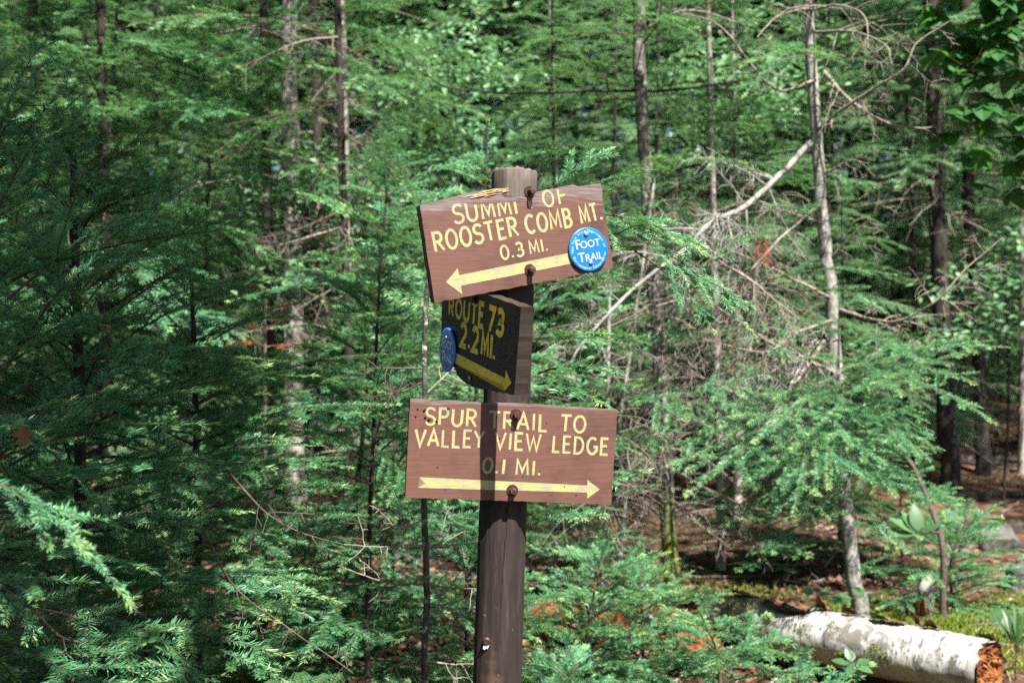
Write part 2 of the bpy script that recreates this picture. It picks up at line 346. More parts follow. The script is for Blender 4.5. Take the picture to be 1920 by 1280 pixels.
class Plane:
    """a board's own frame: u along the board, v up, n out of its face"""
    def __init__(s, origin, yaw):
        s.o = np.asarray(origin, float); s.yaw = yaw
        s.ex = np.array([math.cos(yaw), math.sin(yaw), 0]); s.ez = np.array([0, 0, 1.0]); s.nn = np.array([math.sin(yaw), -math.cos(yaw), 0])
    def uv(s, px, py, h=0.0):
        d = np.array([(px - 960) / FPX, 1, -(py - 640) / FPX]); c = np.array([0, 0, CAMZ]); o = s.o + s.nn * h
        t = np.dot(o - c, s.nn) / np.dot(d, s.nn); p = c + d * t - s.o
        return np.array([np.dot(p, s.ex), np.dot(p, s.ez)])
def ribbon(bm, pts, w, y):
    P = [np.array(pts[0])]
    for p in pts[1:]:
        if np.linalg.norm(np.array(p) - P[-1]) > 1e-5: P.append(np.array(p))
    closed = np.linalg.norm(P[0] - P[-1]) < 1e-6
    if closed: P = P[:-1]
    n = len(P); L = []; Rr = []
    for i in range(n):
        a = P[i - 1] if (closed or i > 0) else None; b = P[(i + 1) % n] if (closed or i < n - 1) else None
        d1 = (P[i] - a) / np.linalg.norm(P[i] - a) if a is not None else None
        d2 = (b - P[i]) / np.linalg.norm(b - P[i]) if b is not None else None
        if d1 is None: d1 = d2
        if d2 is None: d2 = d1
        n1 = np.array([-d1[1], d1[0]]); n2 = np.array([-d2[1], d2[0]]); m = n1 + n2; m = m / max(np.linalg.norm(m), 1e-6)
        k = w / 2 / max(np.dot(m, n1), 0.42); L.append(P[i] + m * k); Rr.append(P[i] - m * k)
    vl = [bm.verts.new((p[0], y, p[1])) for p in L]; vr = [bm.verts.new((p[0], y, p[1])) for p in Rr]
    for i in range(n if closed else n - 1):
        j = (i + 1) % n; bm.faces.new((vl[i], vr[i], vr[j], vl[j]))
def text_line(bm, pl, text, p0, p1, hpx0, hpx1, stroke, y=-0.0006, skip=()):
    """letters along the baseline seen from pixel p0 to p1, cap heights in photo pixels at each end"""
    a = pl.uv(*p0); b = pl.uv(*p1); ha = np.linalg.norm(pl.uv(p0[0], p0[1] - hpx0) - a); hb = np.linalg.norm(pl.uv(p1[0], p1[1] - hpx1) - b)
    adv = sum(GL[c][0] for c in text) + 0.16 * (len(text) - 1); L = np.linalg.norm(b - a); ex = (b - a) / L; ey = np.array([-ex[1], ex[0]])
    sx = L / adv; x = 0; rg = random.Random(text)
    for i, c in enumerate(text):
        w, st = GL[c]; f = x / adv; h = ha + (hb - ha) * f; jit = rg.uniform(-.02, .02) * h; sh = rg.uniform(-.03, .03)
        for k, s in enumerate(st):
            if (i, k) in skip: continue
            pts = [a + ex * ((x + q[0] + sh * q[1]) * sx) + ey * (q[1] * h + jit) for q in s]
            ribbon(bm, pts, stroke * h * rg.uniform(.92, 1.1), y - 0.00025 * k)
        x += w + 0.16
def slab(name, pl, outline, thick, mat, parent, wear=None):
    """a board from its outline (photo pixels on its face), thick metres deep; wear(u, v) -> 0..1 where the paint has gone"""
    pts = [pl.uv(*p) for p in outline]
    # resample the outline densely for a slightly irregular sawn edge
    rg = random.Random(name + str(len(outline))); q = []
    for i in range(len(pts)):
        a, b = pts[i], pts[(i + 1) % len(pts)]; n = max(1, int(np.linalg.norm(b - a) / 0.012))
        for k in range(n): q.append(a + (b - a) * (k / n) + (np.array([rg.gauss(0, .0006), rg.gauss(0, .0006)]) if k else 0))
    bm = bmesh.new(); fr = [bm.verts.new((p[0], 0, p[1])) for p in q]; bk = [bm.verts.new((p[0], thick, p[1])) for p in q]
    f1 = bm.faces.new(fr); f2 = bm.faces.new(bk[::-1])
    for i in range(len(q)): j = (i + 1) % len(q); bm.faces.new((fr[i], bk[i], bk[j], fr[j]))
    bmesh.ops.triangulate(bm, faces=[f1, f2])
    us = [p[0] for p in pts]; vs = [p[1] for p in pts]
    ge = lambda: bm.verts[:] + bm.edges[:] + bm.faces[:]
    for k in np.linspace(min(us), max(us), 34)[1:-1]: bmesh.ops.bisect_plane(bm, geom=ge(), plane_co=(k, 0, 0), plane_no=(1, 0, 0))
    for k in np.linspace(min(vs), max(vs), 26)[1:-1]: bmesh.ops.bisect_plane(bm, geom=ge(), plane_co=(0, 0, k), plane_no=(0, 0, 1))
    o = bm_obj(name, bm, mat, parent, bevel=0)
    me = o.data; at_ = me.attributes.new('tint', 'FLOAT', 'POINT')
    for i, v in enumerate(me.vertices): at_.data[i].value = wear(v.co.x, v.co.z) if wear else 0.0
    return o
def hex_bolt(pl, px, py, parent, washer_r=0.0125, head_r=0.0085, head_h=0.011, kind='bolt'):
    u, v = pl.uv(px, py)
    w = bmesh.new(); bmesh.ops.create_cone(w, cap_ends=True, segments=28, radius1=washer_r, radius2=washer_r * .94, depth=0.0026)
    rot = Matrix.Rotation(R(90), 4, 'X'); bmesh.ops.transform(w, matrix=Matrix.Translation((u, -0.0013, v)) @ rot, verts=w.verts)
    bm_obj('washer', w, M['washer'], parent)
    b = bmesh.new(); bmesh.ops.create_cone(b, cap_ends=True, segments=6, radius1=head_r, radius2=head_r, depth=head_h)
    bmesh.ops.create_uvsphere(b, u_segments=12, v_segments=6, radius=head_r * .62, matrix=Matrix.Translation((0, 0, head_h * .32)) @ Matrix.Diagonal((1, 1, .55, 1)))
    bmesh.ops.transform(b, matrix=Matrix.Translation((u, -0.0026 - head_h / 2, v)) @ rot @ Matrix.Rotation(R(11), 4, 'Z'), verts=b.verts)
    bm_obj('bolt', b, M['bolt'], parent, bevel=0.0012)
def nail_head(pl, px, py, parent, r=0.0055, y=-0.003):
    u, v = pl.uv(px, py); b = bmesh.new()
    bmesh.ops.create_uvsphere(b, u_segments=14, v_segments=8, radius=r, matrix=Matrix.Translation((u, y, v)) @ Matrix.Diagonal((1, .45, 1, 1)))
    bm_obj('nail', b, M['nail'], parent, True)
def flat_arrow(bm, pl, pts, y=-0.0006):
    vs = [bm.verts.new((*[pl.uv(*p)[0]], y, pl.uv(*p)[1])) for p in pts]; f = bm.faces.new(vs); bmesh.ops.triangulate(bm, faces=[f])
def text_mesh(s, size, bold=0.0):
    c = bpy.data.curves.new('marker_text', 'FONT'); c.body = s; c.size = size; c.offset = size * bold; c.align_x = 'CENTER'; o = bpy.data.objects.new('marker_text', c)
    COL.objects.link(o); me = bpy.data.meshes.new_from_object(o.evaluated_get(bpy.context.evaluated_depsgraph_get())); bpy.data.objects.remove(o); return me
def trail_marker(pl, c, r_px, root, board, label, mats, bold=0.0, tilt=0.0):
    """round plastic disc: FOOT TRAIL, ring lettering, two nails"""
    cu = pl.uv(*c); r = np.linalg.norm(pl.uv(c[0], c[1] - r_px) - cu)
    b = bmesh.new(); N = 64
    # slightly dished disc
    rings = [(r, 0.0), (r, -0.0028), (r * .94, -0.0034), (r * .5, -0.0030), (r * .05, -0.0028)]; rv = []
    for rr, y in rings: rv.append([b.verts.new((cu[0] + rr * math.cos(2 * math.pi * i / N), y, cu[1] + rr * math.sin(2 * math.pi * i / N))) for i in range(N)])
    for a_, b_ in zip(rv[:-1], rv[1:]):
        for i in range(N): b.faces.new((a_[i], a_[(i + 1) % N], b_[(i + 1) % N], b_[i]))
    b.faces.new(rv[-1]); b.faces.new(rv[0][::-1])
    disc = bm_obj('trail_marker', b, mats[0], root, True); disc.matrix_parent_inverse.identity()
    disc.location = board.location; disc.rotation_euler = board.rotation_euler; disc['label'] = label
    rim = bmesh.new(); v1 = []
    ym = -0.0038
    def put(me, x, y, ang, scale=(1, 1)):
        # text meshes lie in xy; stand them up on the disc
        bb = bmesh.new(); bb.from_mesh(me); ca, sa = math.cos(ang), math.sin(ang)
        for v in bb.verts:
            X, Y = v.co.x * scale[0], v.co.y * scale[1]
            v.co = (cu[0] + x + ca * X - sa * Y, ym, cu[1] + y + sa * X + ca * Y)
        m2 = bpy.data.meshes.new('tmp'); bb.to_mesh(m2); bb.free(); return m2
    letters = bmesh.new(); s = r / 0.04
    def word(first, rest, x, y, big, small):
        m1 = text_mesh(first, big, bold); m2 = text_mesh(rest, small, bold)
        w1 = max(v.co.x for v in m1.vertices) - min(v.co.x for v in m1.vertices); w2 = max(v.co.x for v in m2.vertices) - min(v.co.x for v in m2.vertices)
        tot = w1 + w2 + 0.0006 * s; ca, sa = math.cos(tilt), math.sin(tilt)
        for me, xx in ((m1, -tot / 2 + w1 / 2), (m2, tot / 2 - w2 / 2)):
            X = x + xx; letters.from_mesh(put(me, ca * X - sa * y, sa * X + ca * y, tilt))
    word('F', 'OOT', 0.0, 0.0035 * s, 0.0245 * s, 0.0185 * s)
    word('T', 'RAIL', 0.001 * s, -0.0205 * s, 0.0245 * s, 0.0185 * s)
    lo = bm_obj('lettering', letters, mats[2], disc)
    ringb = bmesh.new()
    def ringtext(t, a_mid, rad, step, inward):
        n = len(t)
        for i, ch in enumerate(t):
            if ch == ' ': continue
            a = a_mid + (i - (n - 1) / 2) * step * (1 if inward else -1); me = text_mesh(ch, 0.0072 * s)
            x, y = rad * math.cos(R(a)), rad * math.sin(R(a)); ringb.from_mesh(put(me, x, y, R(a + 90) if inward else R(a - 90)))
    off = math.degrees(tilt)
    ringtext('New York State Department of', 90 + off, r * .78, 6.6, False)
    ringtext('Environmental Conservation', 270 + off, r * .90, 5.7, True)
    bm_obj('ring_lettering', ringb, mats[1], disc)
    return disc, r, cu

def make_signpost():
    base = at(922, 1280, 2.5); ang = 33 / 960.0
    def axis(py): return np.array([(965 - (py - 320) * ang - 960) / FPX * 2.5, 2.5, CAMZ - (py - 640) / FPX * 2.5])
    zt, zb = axis(320)[2], -0.4; x_at = lambda z: axis(640 - (z - CAMZ) * FPX / 2.5)[0]
    root = thing('signpost', 'weathered round wooden trail signpost with brown and black direction boards', 'signpost', (x_at(0), 2.5, gzf(x_at(0), 2.5)))
    r0 = np.array(root.location)
    rng = np.random.default_rng(4)
    # post
    n, k = 90, 48; zs = np.concatenate([np.linspace(zb, zt - 0.006, n - 3), [zt - 0.003, zt - 0.001, zt]]); g = Geo()
    cx = np.array([x_at(z) for z in zs]); th = np.arange(k) / k * 2 * np.pi
    rad = 0.0565 + (zs - 0.6) * (-0.0030); rad[-3:] -= np.array([0.0012, 0.003, 0.006])
    rr = rad[:, None] * (1 + 0.012 * np.sin(3 * th + 1) + 0.008 * np.sin(5 * th + zs[:, None] * 1.5))
    rr = rr + 0.0010 * rng.standard_normal((1, k)) + 0.0005 * rng.standard_normal((n, k))
    V = np.stack([cx[:, None] + rr * np.cos(th), 2.5 + rr * np.sin(th), np.broadcast_to(zs[:, None], (n, k)) + np.where(np.arange(n)[:, None] > n - 4, 0.002 * rng.standard_normal((1, k)), 0)], -1)
    i, j = np.meshgrid(np.arange(n - 1), np.arange(k), indexing='ij')
    F = np.stack([i * k + j, i * k + (j + 1) % k, (i + 1) * k + (j + 1) % k, (i + 1) * k + j], -1).reshape(-1, 4)
    vv = np.vstack([V.reshape(-1, 3), [[cx[-1], 2.5, zt - 0.001]]]); js = np.arange(0, k, 2)
    capf = np.stack([(n - 1) * k + js, (n - 1) * k + (js + 1) % k, (n - 1) * k + (js + 2) % k, np.full(len(js), n * k)], -1)
    g.add(vv - r0, np.vstack([F, capf]))
    post = link('post', g.mesh('post', [M['post']], True), root)
    # the long drying crack and small knots on the post
    def on_post(px, py, lift=0.0008):
        d = np.array([(px - 960) / FPX, 1, -(py - 640) / FPX]); t = 2.44
        for _ in range(8):
            p = np.array([0, 0, CAMZ]) + d * t; xx = p[0] - x_at(p[2]); rd = 0.0565 + (p[2] - 0.6) * -0.003 + lift
            t = 2.5 - math.sqrt(max(rd * rd - xx * xx, 1e-6))
        return np.array([0, 0, CAMZ]) + d * t
    cg = Geo()
    cr = [(951, 948), (950, 990), (946, 1030), (943, 1065), (940, 1100), (939, 1130), (937, 1165), (936, 1200), (933, 1240), (930, 1279)]
    pp = smooth_path([on_post(x, y, 0.0002) for x, y in cr], 50); pp[:, 0] += 0.0006 * rng.standard_normal(50)
    tube(cg, pp - r0, 0.0007 + 0.0003 * np.abs(rng.standard_normal(50)), 4, 0)
    for x, y, s in ((918, 980, .0035), (938, 1130, .0022), (965, 1098, .0018), (970, 1158, .004), (963, 1195, .002)):
        q = on_post(x, y, 0.0) - r0; tube(cg, [q + (0, .002, -s * 1.3), q + (0, -.0006, 0), q + (0, .002, s * 1.3)], [s * .2, s * .7, s * .2], 8, 0)
    link('drying_crack', cg.mesh('drying_crack', [M['crack']]), post)
    # nail stub with a torn scrap of white tag
    q = on_post(912, 1200) - r0; ng = Geo(); tube(ng, [q + (0, .006, 0), q + (0, -.006, 0), q + (0, -.0075, 0)], [.0085, .0085, .005], 14, 0)
    nl = link('nail', ng.mesh('nail', [M['bolt']], False), root)
    tg = Geo(); sc_ = [(-.006, -.008), (.006, -.008), (.007, -.011), (.002, -.019), (-.001, -.014), (-.003, -.021), (-.008, -.018)]
    for a, b in ((0, 1), (1, 2), (2, 3), (3, 4), (4, 5), (5, 6)):
        v = [q + (sc_[0][0], -.003, sc_[0][1]), q + (sc_[a][0], -.003, sc_[a][1]), q + (sc_[b][0], -.0035, sc_[b][1]), q + (sc_[0][0], -.0032, sc_[0][1] - .0001)]
        tg.add(np.array(v), [[0, 1, 2, 3]])
    link('torn_tag', tg.mesh('torn_tag', [M['white']]), nl)

    def board_plane(py, yaw_deg, off):
        yaw = R(yaw_deg); c = axis(py); nn = np.array([math.sin(yaw), -math.cos(yaw), 0]); return Plane(c + nn * off, yaw)
    def place(o, pl): o.location = Vector(pl.o - r0); o.rotation_euler = (0, 0, pl.yaw)

    # --- upper board
    pl = board_plane(450, 25, 0.0795)
    out = [(815, 567), (787, 385), (838, 372), (876, 362.5), (895, 358.5), (925, 355), (948, 352), (952, 354), (938, 364), (946, 370.5), (962, 369.5), (985, 369), (992, 361), (1005, 360), (1040, 353), (1074, 346), (1084, 349.5), (1126, 342.5), (1128, 352), (1132, 382), (1150, 503)]
    base_top = lambda u: None
    tl, tr = pl.uv(787, 385), pl.uv(1128, 345)
    def wear(u, v):
        t = (u - tl[0]) / (tr[0] - tl[0]); top = tl[1] + (tr[1] - tl[1]) * t - 0.006
        band = 0.022 + 0.035 * max(0, (t - .55) / .45) + 0.010 * math.exp(-((t - .4) / .12) ** 2)
        return max(0.0, 1 - (top - v) / (band * 1.7))
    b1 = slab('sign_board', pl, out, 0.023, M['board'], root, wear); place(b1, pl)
    b1['label'] = 'tilted brown board reading Summit of Rooster Comb Mt. with broken top edge'
    bm = bmesh.new()
    text_line(bm, pl, 'SUMMI', (852, 420.5), (972, 399.5), 34, 33, .155)
    text_line(bm, pl, 'T', (986, 392), (1004, 389), 32, 32, .22, skip=((0, 0),))
    text_line(bm, pl, 'O', (1020, 388), (1041, 384), 29, 28, .165); text_line(bm, pl, 'f', (1047, 383), (1063, 380), 28, 28, .165)
    cutn = pl.uv(862, 392); 
    text_line(bm, pl, 'ROOSTER', (815, 472), (973, 441), 35, 34, .155)
    text_line(bm, pl, 'COMB', (987, 438), (1074, 424), 33, 33, .16)
    text_line(bm, pl, 'MT.', (1090, 420), (1131, 411), 31, 31, .165)
    text_line(bm, pl, '0.3', (940, 487), (984, 479), 25, 25, .18)
    text_line(bm, pl, 'MI.', (994, 476.5), (1029, 469.5), 23, 23, .18)
    # the letters' heads went with the rotten top edge
    a, b = pl.uv(850, 387), pl.uv(975, 378); d = (b - a); nn2 = np.array([-d[1], d[0]])
    sel = [f for f in bm.faces]
    gsel = []
    c0, c1 = pl.uv(882, 430)[0], pl.uv(1010, 360)[0]
    fs = [f for f in bm.faces if c0 < f.calc_center_median().x < c1 and f.calc_center_median().z > pl.uv(940, 425)[1]]
    geom = fs + list({e for f in fs for e in f.edges}) + list({v for f in fs for v in f.verts})
    bmesh.ops.bisect_plane(bm, geom=geom, plane_co=(a[0], 0, a[1]), plane_no=(nn2[0], 0, nn2[1]), clear_outer=True)
    bm_obj('lettering', bm, M['yellow'], b1)
    bm = bmesh.new(); flat_arrow(bm, pl, [(836, 529), (858, 503), (861, 516), (1066, 474.5), (1090, 469), (1092, 490), (1068, 495), (864, 536), (867, 552)])
    bm_obj('arrow', bm, M['yellow'], b1)
    hex_bolt(pl, 993, 360, b1, .0138, .0075, .019); hex_bolt(pl, 993, 506, b1, .0138, .0076, .017)
    # bright splinters along the break
    sg = Geo(); rr_ = np.random.default_rng(8)
    for i in range(26):
        t = rr_.random(); px = 868 + 76 * t; py = 370.5 - 11 * t + rr_.normal(0, 2.4)
        ln = rr_.uniform(12, 44) * (0.7 if t > .7 else 1); p = pl.uv(px, py); p2 = pl.uv(min(px + ln, 954), py - ln * rr_.uniform(.14, .28))
        y0 = rr_.uniform(-.0012, .002); tube(sg, [(p[0], y0, p[1]), ((p[0] + p2[0]) / 2, y0 - .001, (p[1] + p2[1]) / 2 + .0005), (p2[0], y0 + .001, p2[1])], [.0012, rr_.uniform(.0010, .0022), .0003], 4, 0)
    link('splinters', sg.mesh('splinters', [M['splinter']]), b1)
    disc, r, cu = trail_marker(pl, (1101, 468), 41.5, root, b1, 'bright blue round Foot Trail marker on the brown upper board', (M['blue'], M['pale_print'], M['white']), tilt=R(11))
    disc.location = b1.location + Vector(pl.nn * 0.0035); nail_head(pl, 1096, 439, disc, .0056, -.0052); nail_head(pl, 1105, 493, disc, .0052, -.0052)

    # --- side board, facing left
    pl = board_plane(650, -66, 0.087)
    out = [(872, 717), (857, 703), (853, 690), (827, 676), (829, 540), (905, 549.5), (977, 575), (964, 740.5), (914, 730), (896, 728)]
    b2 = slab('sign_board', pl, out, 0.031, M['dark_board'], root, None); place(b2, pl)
    b2['label'] = 'shaded dark board reading Route 73 with broken lower corner'
    bm = bmesh.new()
    text_line(bm, pl, 'ROUTE', (841, 588), (907, 613.5), 30, 44, .25); text_line(bm, pl, '73', (914, 617), (944, 630), 43, 45, .25)
    text_line(bm, pl, '2.2', (863, 647), (897, 660), 40, 44, .24); text_line(bm, pl, 'MI.', (902, 663), (929, 675), 42, 45, .25)
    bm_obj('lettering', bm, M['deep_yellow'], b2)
    bm = bmesh.new(); flat_arrow(bm, pl, [(846, 656.5), (947.5, 709), (948.5, 693), (959.5, 718), (945.5, 733), (946.5, 723), (846, 677)])
    bm_obj('arrow', bm, M['deep_yellow'], b2)
    hex_bolt(pl, 893, 562, b2, .011, .008, .010); nail_head(pl, 882, 709, b2, .006)
    d2, r, cu = trail_marker(pl, (842.5, 656), 41.5, root, b2, 'shaded blue round Foot Trail marker on the dark side board', (M['blue_lifted'], M['bright_print'], M['bright_print']), bold=.022, tilt=R(-7))
    d2.location = b2.location + Vector(pl.nn * 0.0035); nail_head(pl, 842, 633, d2, .005, -.0052); nail_head(pl, 842, 687, d2, .005, -.0052)

    # --- lower board
    pl = board_plane(848, 11, 0.0815)
    out = [(760, 932), (769.5, 747), (800, 749), (822, 752), (840, 750.5), (880, 753.5), (985, 757), (1060, 762), (1100, 765), (1158, 768), (1145.5, 946), (1000, 940)]
    tl, tr = pl.uv(770, 748), pl.uv(1158, 768)
    def wear3(u, v):
        t = (u - tl[0]) / (tr[0] - tl[0]); top = tl[1] + (tr[1] - tl[1]) * t
        return max(0.0, 1 - (top - v) / (0.007 + 0.016 * math.exp(-((t - .1) / .12) ** 2)))
    b3 = slab('sign_board', pl, out, 0.023, M['board'], root, wear3); place(b3, pl)
    b3['label'] = 'level brown board reading Spur Trail to Valley View Ledge'
    bm = bmesh.new()
    text_line(bm, pl, 'SPUR', (797, 795), (893, 800), 31, 31, .155); text_line(bm, pl, 'TRAIL', (916, 802), (1026, 808), 31, 31, .155); text_line(bm, pl, 'TO', (1049, 808), (1098, 811), 30, 30, .165)
    text_line(bm, pl, 'VALLEY', (777, 835), (907, 839), 31, 31, .155); text_line(bm, pl, 'VIEW', (927, 841), (1013, 845), 31, 31, .155); text_line(bm, pl, 'LEDGE', (1034, 847), (1140, 852), 30, 30, .155)
    text_line(bm, pl, '0.1', (903, 885), (947, 888), 27, 27, .18); text_line(bm, pl, 'MI.', (966, 889), (1015, 891), 27, 27, .175)
    bm_obj('lettering', bm, M['yellow'], b3)
    bm = bmesh.new(); flat_arrow(bm, pl, [(787, 894), (1101, 909.5), (1101, 899), (1124.5, 917), (1101, 934), (1101, 923), (784, 914), (797, 906)])
    bm_obj('arrow', bm, M['yellow'], b3)
    hex_bolt(pl, 967, 777.5, b3, .0138, .0076, .017); hex_bolt(pl, 960.5, 919, b3, .0138, .0076, .014)
    # rot pits in the corner
    for x, y, s in ((783, 767, .0022), (795, 770, .003), (798, 768, .0022), (779, 781, .0022), (840, 766, .003), (797, 783, .003), (804, 787, .0035), (818, 790, .003), (820, 876, .0018), (835, 918, .0015), (936, 821, .002), (980, 893, .0015), (1058, 912, .002), (1080, 928, .0016), (1025, 793, .0014)):
        pg = Geo(); p = pl.uv(x, y); tube(pg, [(p[0] - s, .0004, p[1]), (p[0], -.0009, p[1] + s * .1), (p[0] + s * 1.2, .0004, p[1])], [s * .3, s * .8, s * .25], 7, 0)
        link('rot_pit', pg.mesh('rot_pit', [M['crack']]), b3)
    return root
make_signpost()

# ------------------------------------------------------------------ fir sprays: real needles on real shoots
LOD = {  # needles per metre, length, width
    'near': (780, 0.0250, 0.0026, 0.11), 'mid': (380, 0.033, 0.0050, 0.13), 'far': (290, 0.048, 0.0090, 0.17), 'distant': (40, 0.10, 0.026, 0.16)}
def needles(g, segs, lod, rng, mat=0):
    """segs: rows p0(3) p1(3) up(3) tip(1) -> kite shaped needles, two flat ranks with some standing up"""
    dens, nl, nw, _ = LOD[lod]; S = np.asarray(segs)
    p0, p1, up, tip = S[:, 0:3], S[:, 3:6], S[:, 6:9], S[:, 9]
    ln = np.linalg.norm(p1 - p0, axis=1); cnt = np.maximum(2, (ln * dens).astype(int)); idx = np.repeat(np.arange(len(S)), cnt); n = len(idx)
    t = rng.random(n); d = nrm(p1 - p0)[idx]; u = nrm(up)[idx]; sd = nrm(np.cross(u, d)); u = np.cross(d, sd)
    side = np.where(rng.random(n) < .5, 1.0, -1.0); el = np.abs(rng.normal(0, 0.34, n)) * np.where(rng.random(n) < .76, 1, -.5)
    endt = np.clip((t * ln[idx] - (ln[idx] - 0.03)) / 0.03, 0, 1)
    ang = R(64) + rng.normal(0, .12, n) - endt * R(32)
    out = np.cos(el)[:, None] * sd * side[:, None] + np.sin(el)[:, None] * u
    dr = np.cos(ang)[:, None] * d + np.sin(ang)[:, None] * out
    b = p0[idx] + t[:, None] * (p1 - p0)[idx]; L = (nl * rng.uniform(.72, 1.12, n) * (1 - .25 * endt))[:, None]
    nn = nrm(u + rng.normal(0, .35, (n, 3))); wv = nrm(np.cross(dr, nn)) * (nw / 2) * rng.uniform(.8, 1.2, n)[:, None]
    sag = np.zeros((n, 3)); sag[:, 2] = -0.06 * L[:, 0]
    V = np.stack([b, b + .45 * L * dr + wv, b + L * dr + sag, b + .45 * L * dr - wv], 1)
    tint = np.clip(tip[idx] + rng.normal(0, .09, n) + .12 * endt, 0, 1)
    g.add(V.reshape(-1, 3), np.arange(4 * n).reshape(-1, 4), mat, np.repeat(tint, 4))
def sticks(g, segs, mat=1):
    """segs rows p0 p1 r0 r1 -> three-sided stems"""
    S = np.asarray(segs); p0, p1, r0, r1 = S[:, :3], S[:, 3:6], S[:, 6], S[:, 7]; d = nrm(p1 - p0)
    ref = np.where(np.abs(d[:, 2:3]) < .9, np.array([[0, 0, 1.0]]), np.array([[1.0, 0, 0]])); a = nrm(np.cross(d, ref)); b = np.cross(d, a); V = []
    for p, r in ((p0, r0), (p1, r1)):
        for k in range(3):
            th = k * 2 * np.pi / 3; V.append(p + r[:, None] * (math.cos(th) * a + math.sin(th) * b))
    V = np.stack(V, 1); n = len(S); o = np.arange(n)[:, None, None] * 6
    F = (np.array([[0, 1, 4, 3], [1, 2, 5, 4], [2, 0, 3, 5]])[None] + o).reshape(-1, 4); g.add(V.reshape(-1, 3), F, mat)

def spray_template(L, lod, seed, bare=0.12, fan=0.5, sub=True):
    """a flat fir branch along +x, fan in xy, up = +z; length L"""
    rng = np.random.default_rng(seed); ns, st = [], []; step = LOD[lod][3]
    n = max(5, int(L / step)); ts = np.linspace(0, 1, n + 1)
    ph = rng.uniform(0, 6); main = np.stack([ts * L, 0.02 * L * np.sin(ts * 5 + ph), 0.07 * L * np.sin(ts * 2.6) - 0.07 * L * ts ** 2], 1)
    Z = np.array([0, 0, 1.0]); r_b = 0.0022 + 0.0042 * L
    def shoot(p, d, ln, tip, level):
        d = d / np.linalg.norm(d); m = max(2, int(ln / 0.07) + 1); q = p.copy(); dd = d.copy()
        for k in range(m):
            e = q + dd * ln / m; ns.append(np.r_[q, e, Z + rng.normal(0, .18, 3), tip + .25 * (k + 1) / m]); st.append(np.r_[q, e, .0011 + .0010 * (ln * (1 - k / m)), .0010 + .0010 * (ln * (1 - (k + 1) / m))])
            if level < (2 if sub else 1) and ln > step * 2.0 and k < m - 1 and k % 2 == 0:
                for s in (1, -1):
                    if rng.random() < .62:
                        a = R(rng.uniform(40, 58)) * s; dx = np.array([dd[0] * math.cos(a) - dd[1] * math.sin(a), dd[0] * math.sin(a) + dd[1] * math.cos(a), dd[2] + rng.normal(0, .12)])
                        shoot(e, dx, (ln * (1 - (k + .6) / m)) * rng.uniform(.5, .8) + .02, tip + rng.normal(0.02, .06), level + 1)
            q = e; dd = dd + rng.normal(0, .05, 3) + np.array([.05, 0, -.03]); dd /= np.linalg.norm(dd)
    for k in range(n):
        t = ts[k]; st.append(np.r_[main[k], main[k + 1], r_b * (1 - .8 * t), r_b * (1 - .8 * ts[k + 1])])
        if t > bare * .8: ns.append(np.r_[main[k], main[k + 1], Z + rng.normal(0, .1, 3), .22 + .3 * t])
        if t >= bare and k < n:
            dd = main[k + 1] - main[k]; dd /= np.linalg.norm(dd)
            for s in (1, -1):
                if rng.random() < .9:
                    a = R(rng.uniform(44, 60)) * s; dx = np.array([dd[0] * math.cos(a) - dd[1] * math.sin(a), dd[0] * math.sin(a) + dd[1] * math.cos(a), dd[2] + rng.normal(.02, .13)])
                    env = min(1, (t - bare + .12) / .22) * (1 - t) ** .75 + .06
                    shoot(main[k] + dd * rng.uniform(0, step * .5), dx, fan * L * env * rng.uniform(.65, 1.1), .28 + rng.normal(0, .1), 1)
    shoot(main[-1], main[-1] - main[-2], .05 * L + .02, .55, 3)
    g = Geo(); needles(g, ns, lod, rng, 0); sticks(g, st, 1); return g.arrays() + (L,)
TEMPL = {}
def templ(lod, L, k):
    sizes = {'near': (.22, .42, .75, 1.15), 'mid': (.35, .7, 1.1, 1.6), 'far': (.7, 1.2, 1.9), 'distant': (1.0, 2.0)}[lod]
    s = min(sizes, key=lambda x: abs(math.log(x / max(L, .02)))); key = (lod, s, k % 4)
    if key not in TEMPL: TEMPL[key] = spray_template(s, lod, 100 + k % 4 + int(s * 1000), bare=.10 + .05 * (k % 3), fan=.50 + .05 * (k % 3), sub=lod in ('near', 'mid'))
    return TEMPL[key]
def add_spray(g, p0, p1, lod, k, rng, up=None, ws=1.0, roll=0.0, tint=0.0, mats=(0, 1)):
    p0 = np.asarray(p0, float); p1 = np.asarray(p1, float); L = np.linalg.norm(p1 - p0); V, F, m, t, tl = templ(lod, L, k)
    x = (p1 - p0) / L; u = np.array([0, 0, 1.0]) if up is None else np.asarray(up, float)
    y = np.cross(u, x); ny = np.linalg.norm(y); y = y / ny if ny > .05 else np.array([0, 1.0, 0]); z = np.cross(x, y)
    if roll: y, z = math.cos(roll) * y + math.sin(roll) * z, -math.sin(roll) * y + math.cos(roll) * z
    s = L / tl; sy = s * ws * (1 if rng.random() < .5 else -1)
    W = p0 + V[:, :1] * s * x + V[:, 1:2] * sy * y + V[:, 2:3] * s * z
    g.add(W, F, np.where(m == 0, mats[0], mats[1]), np.clip(t + tint, 0, 1))

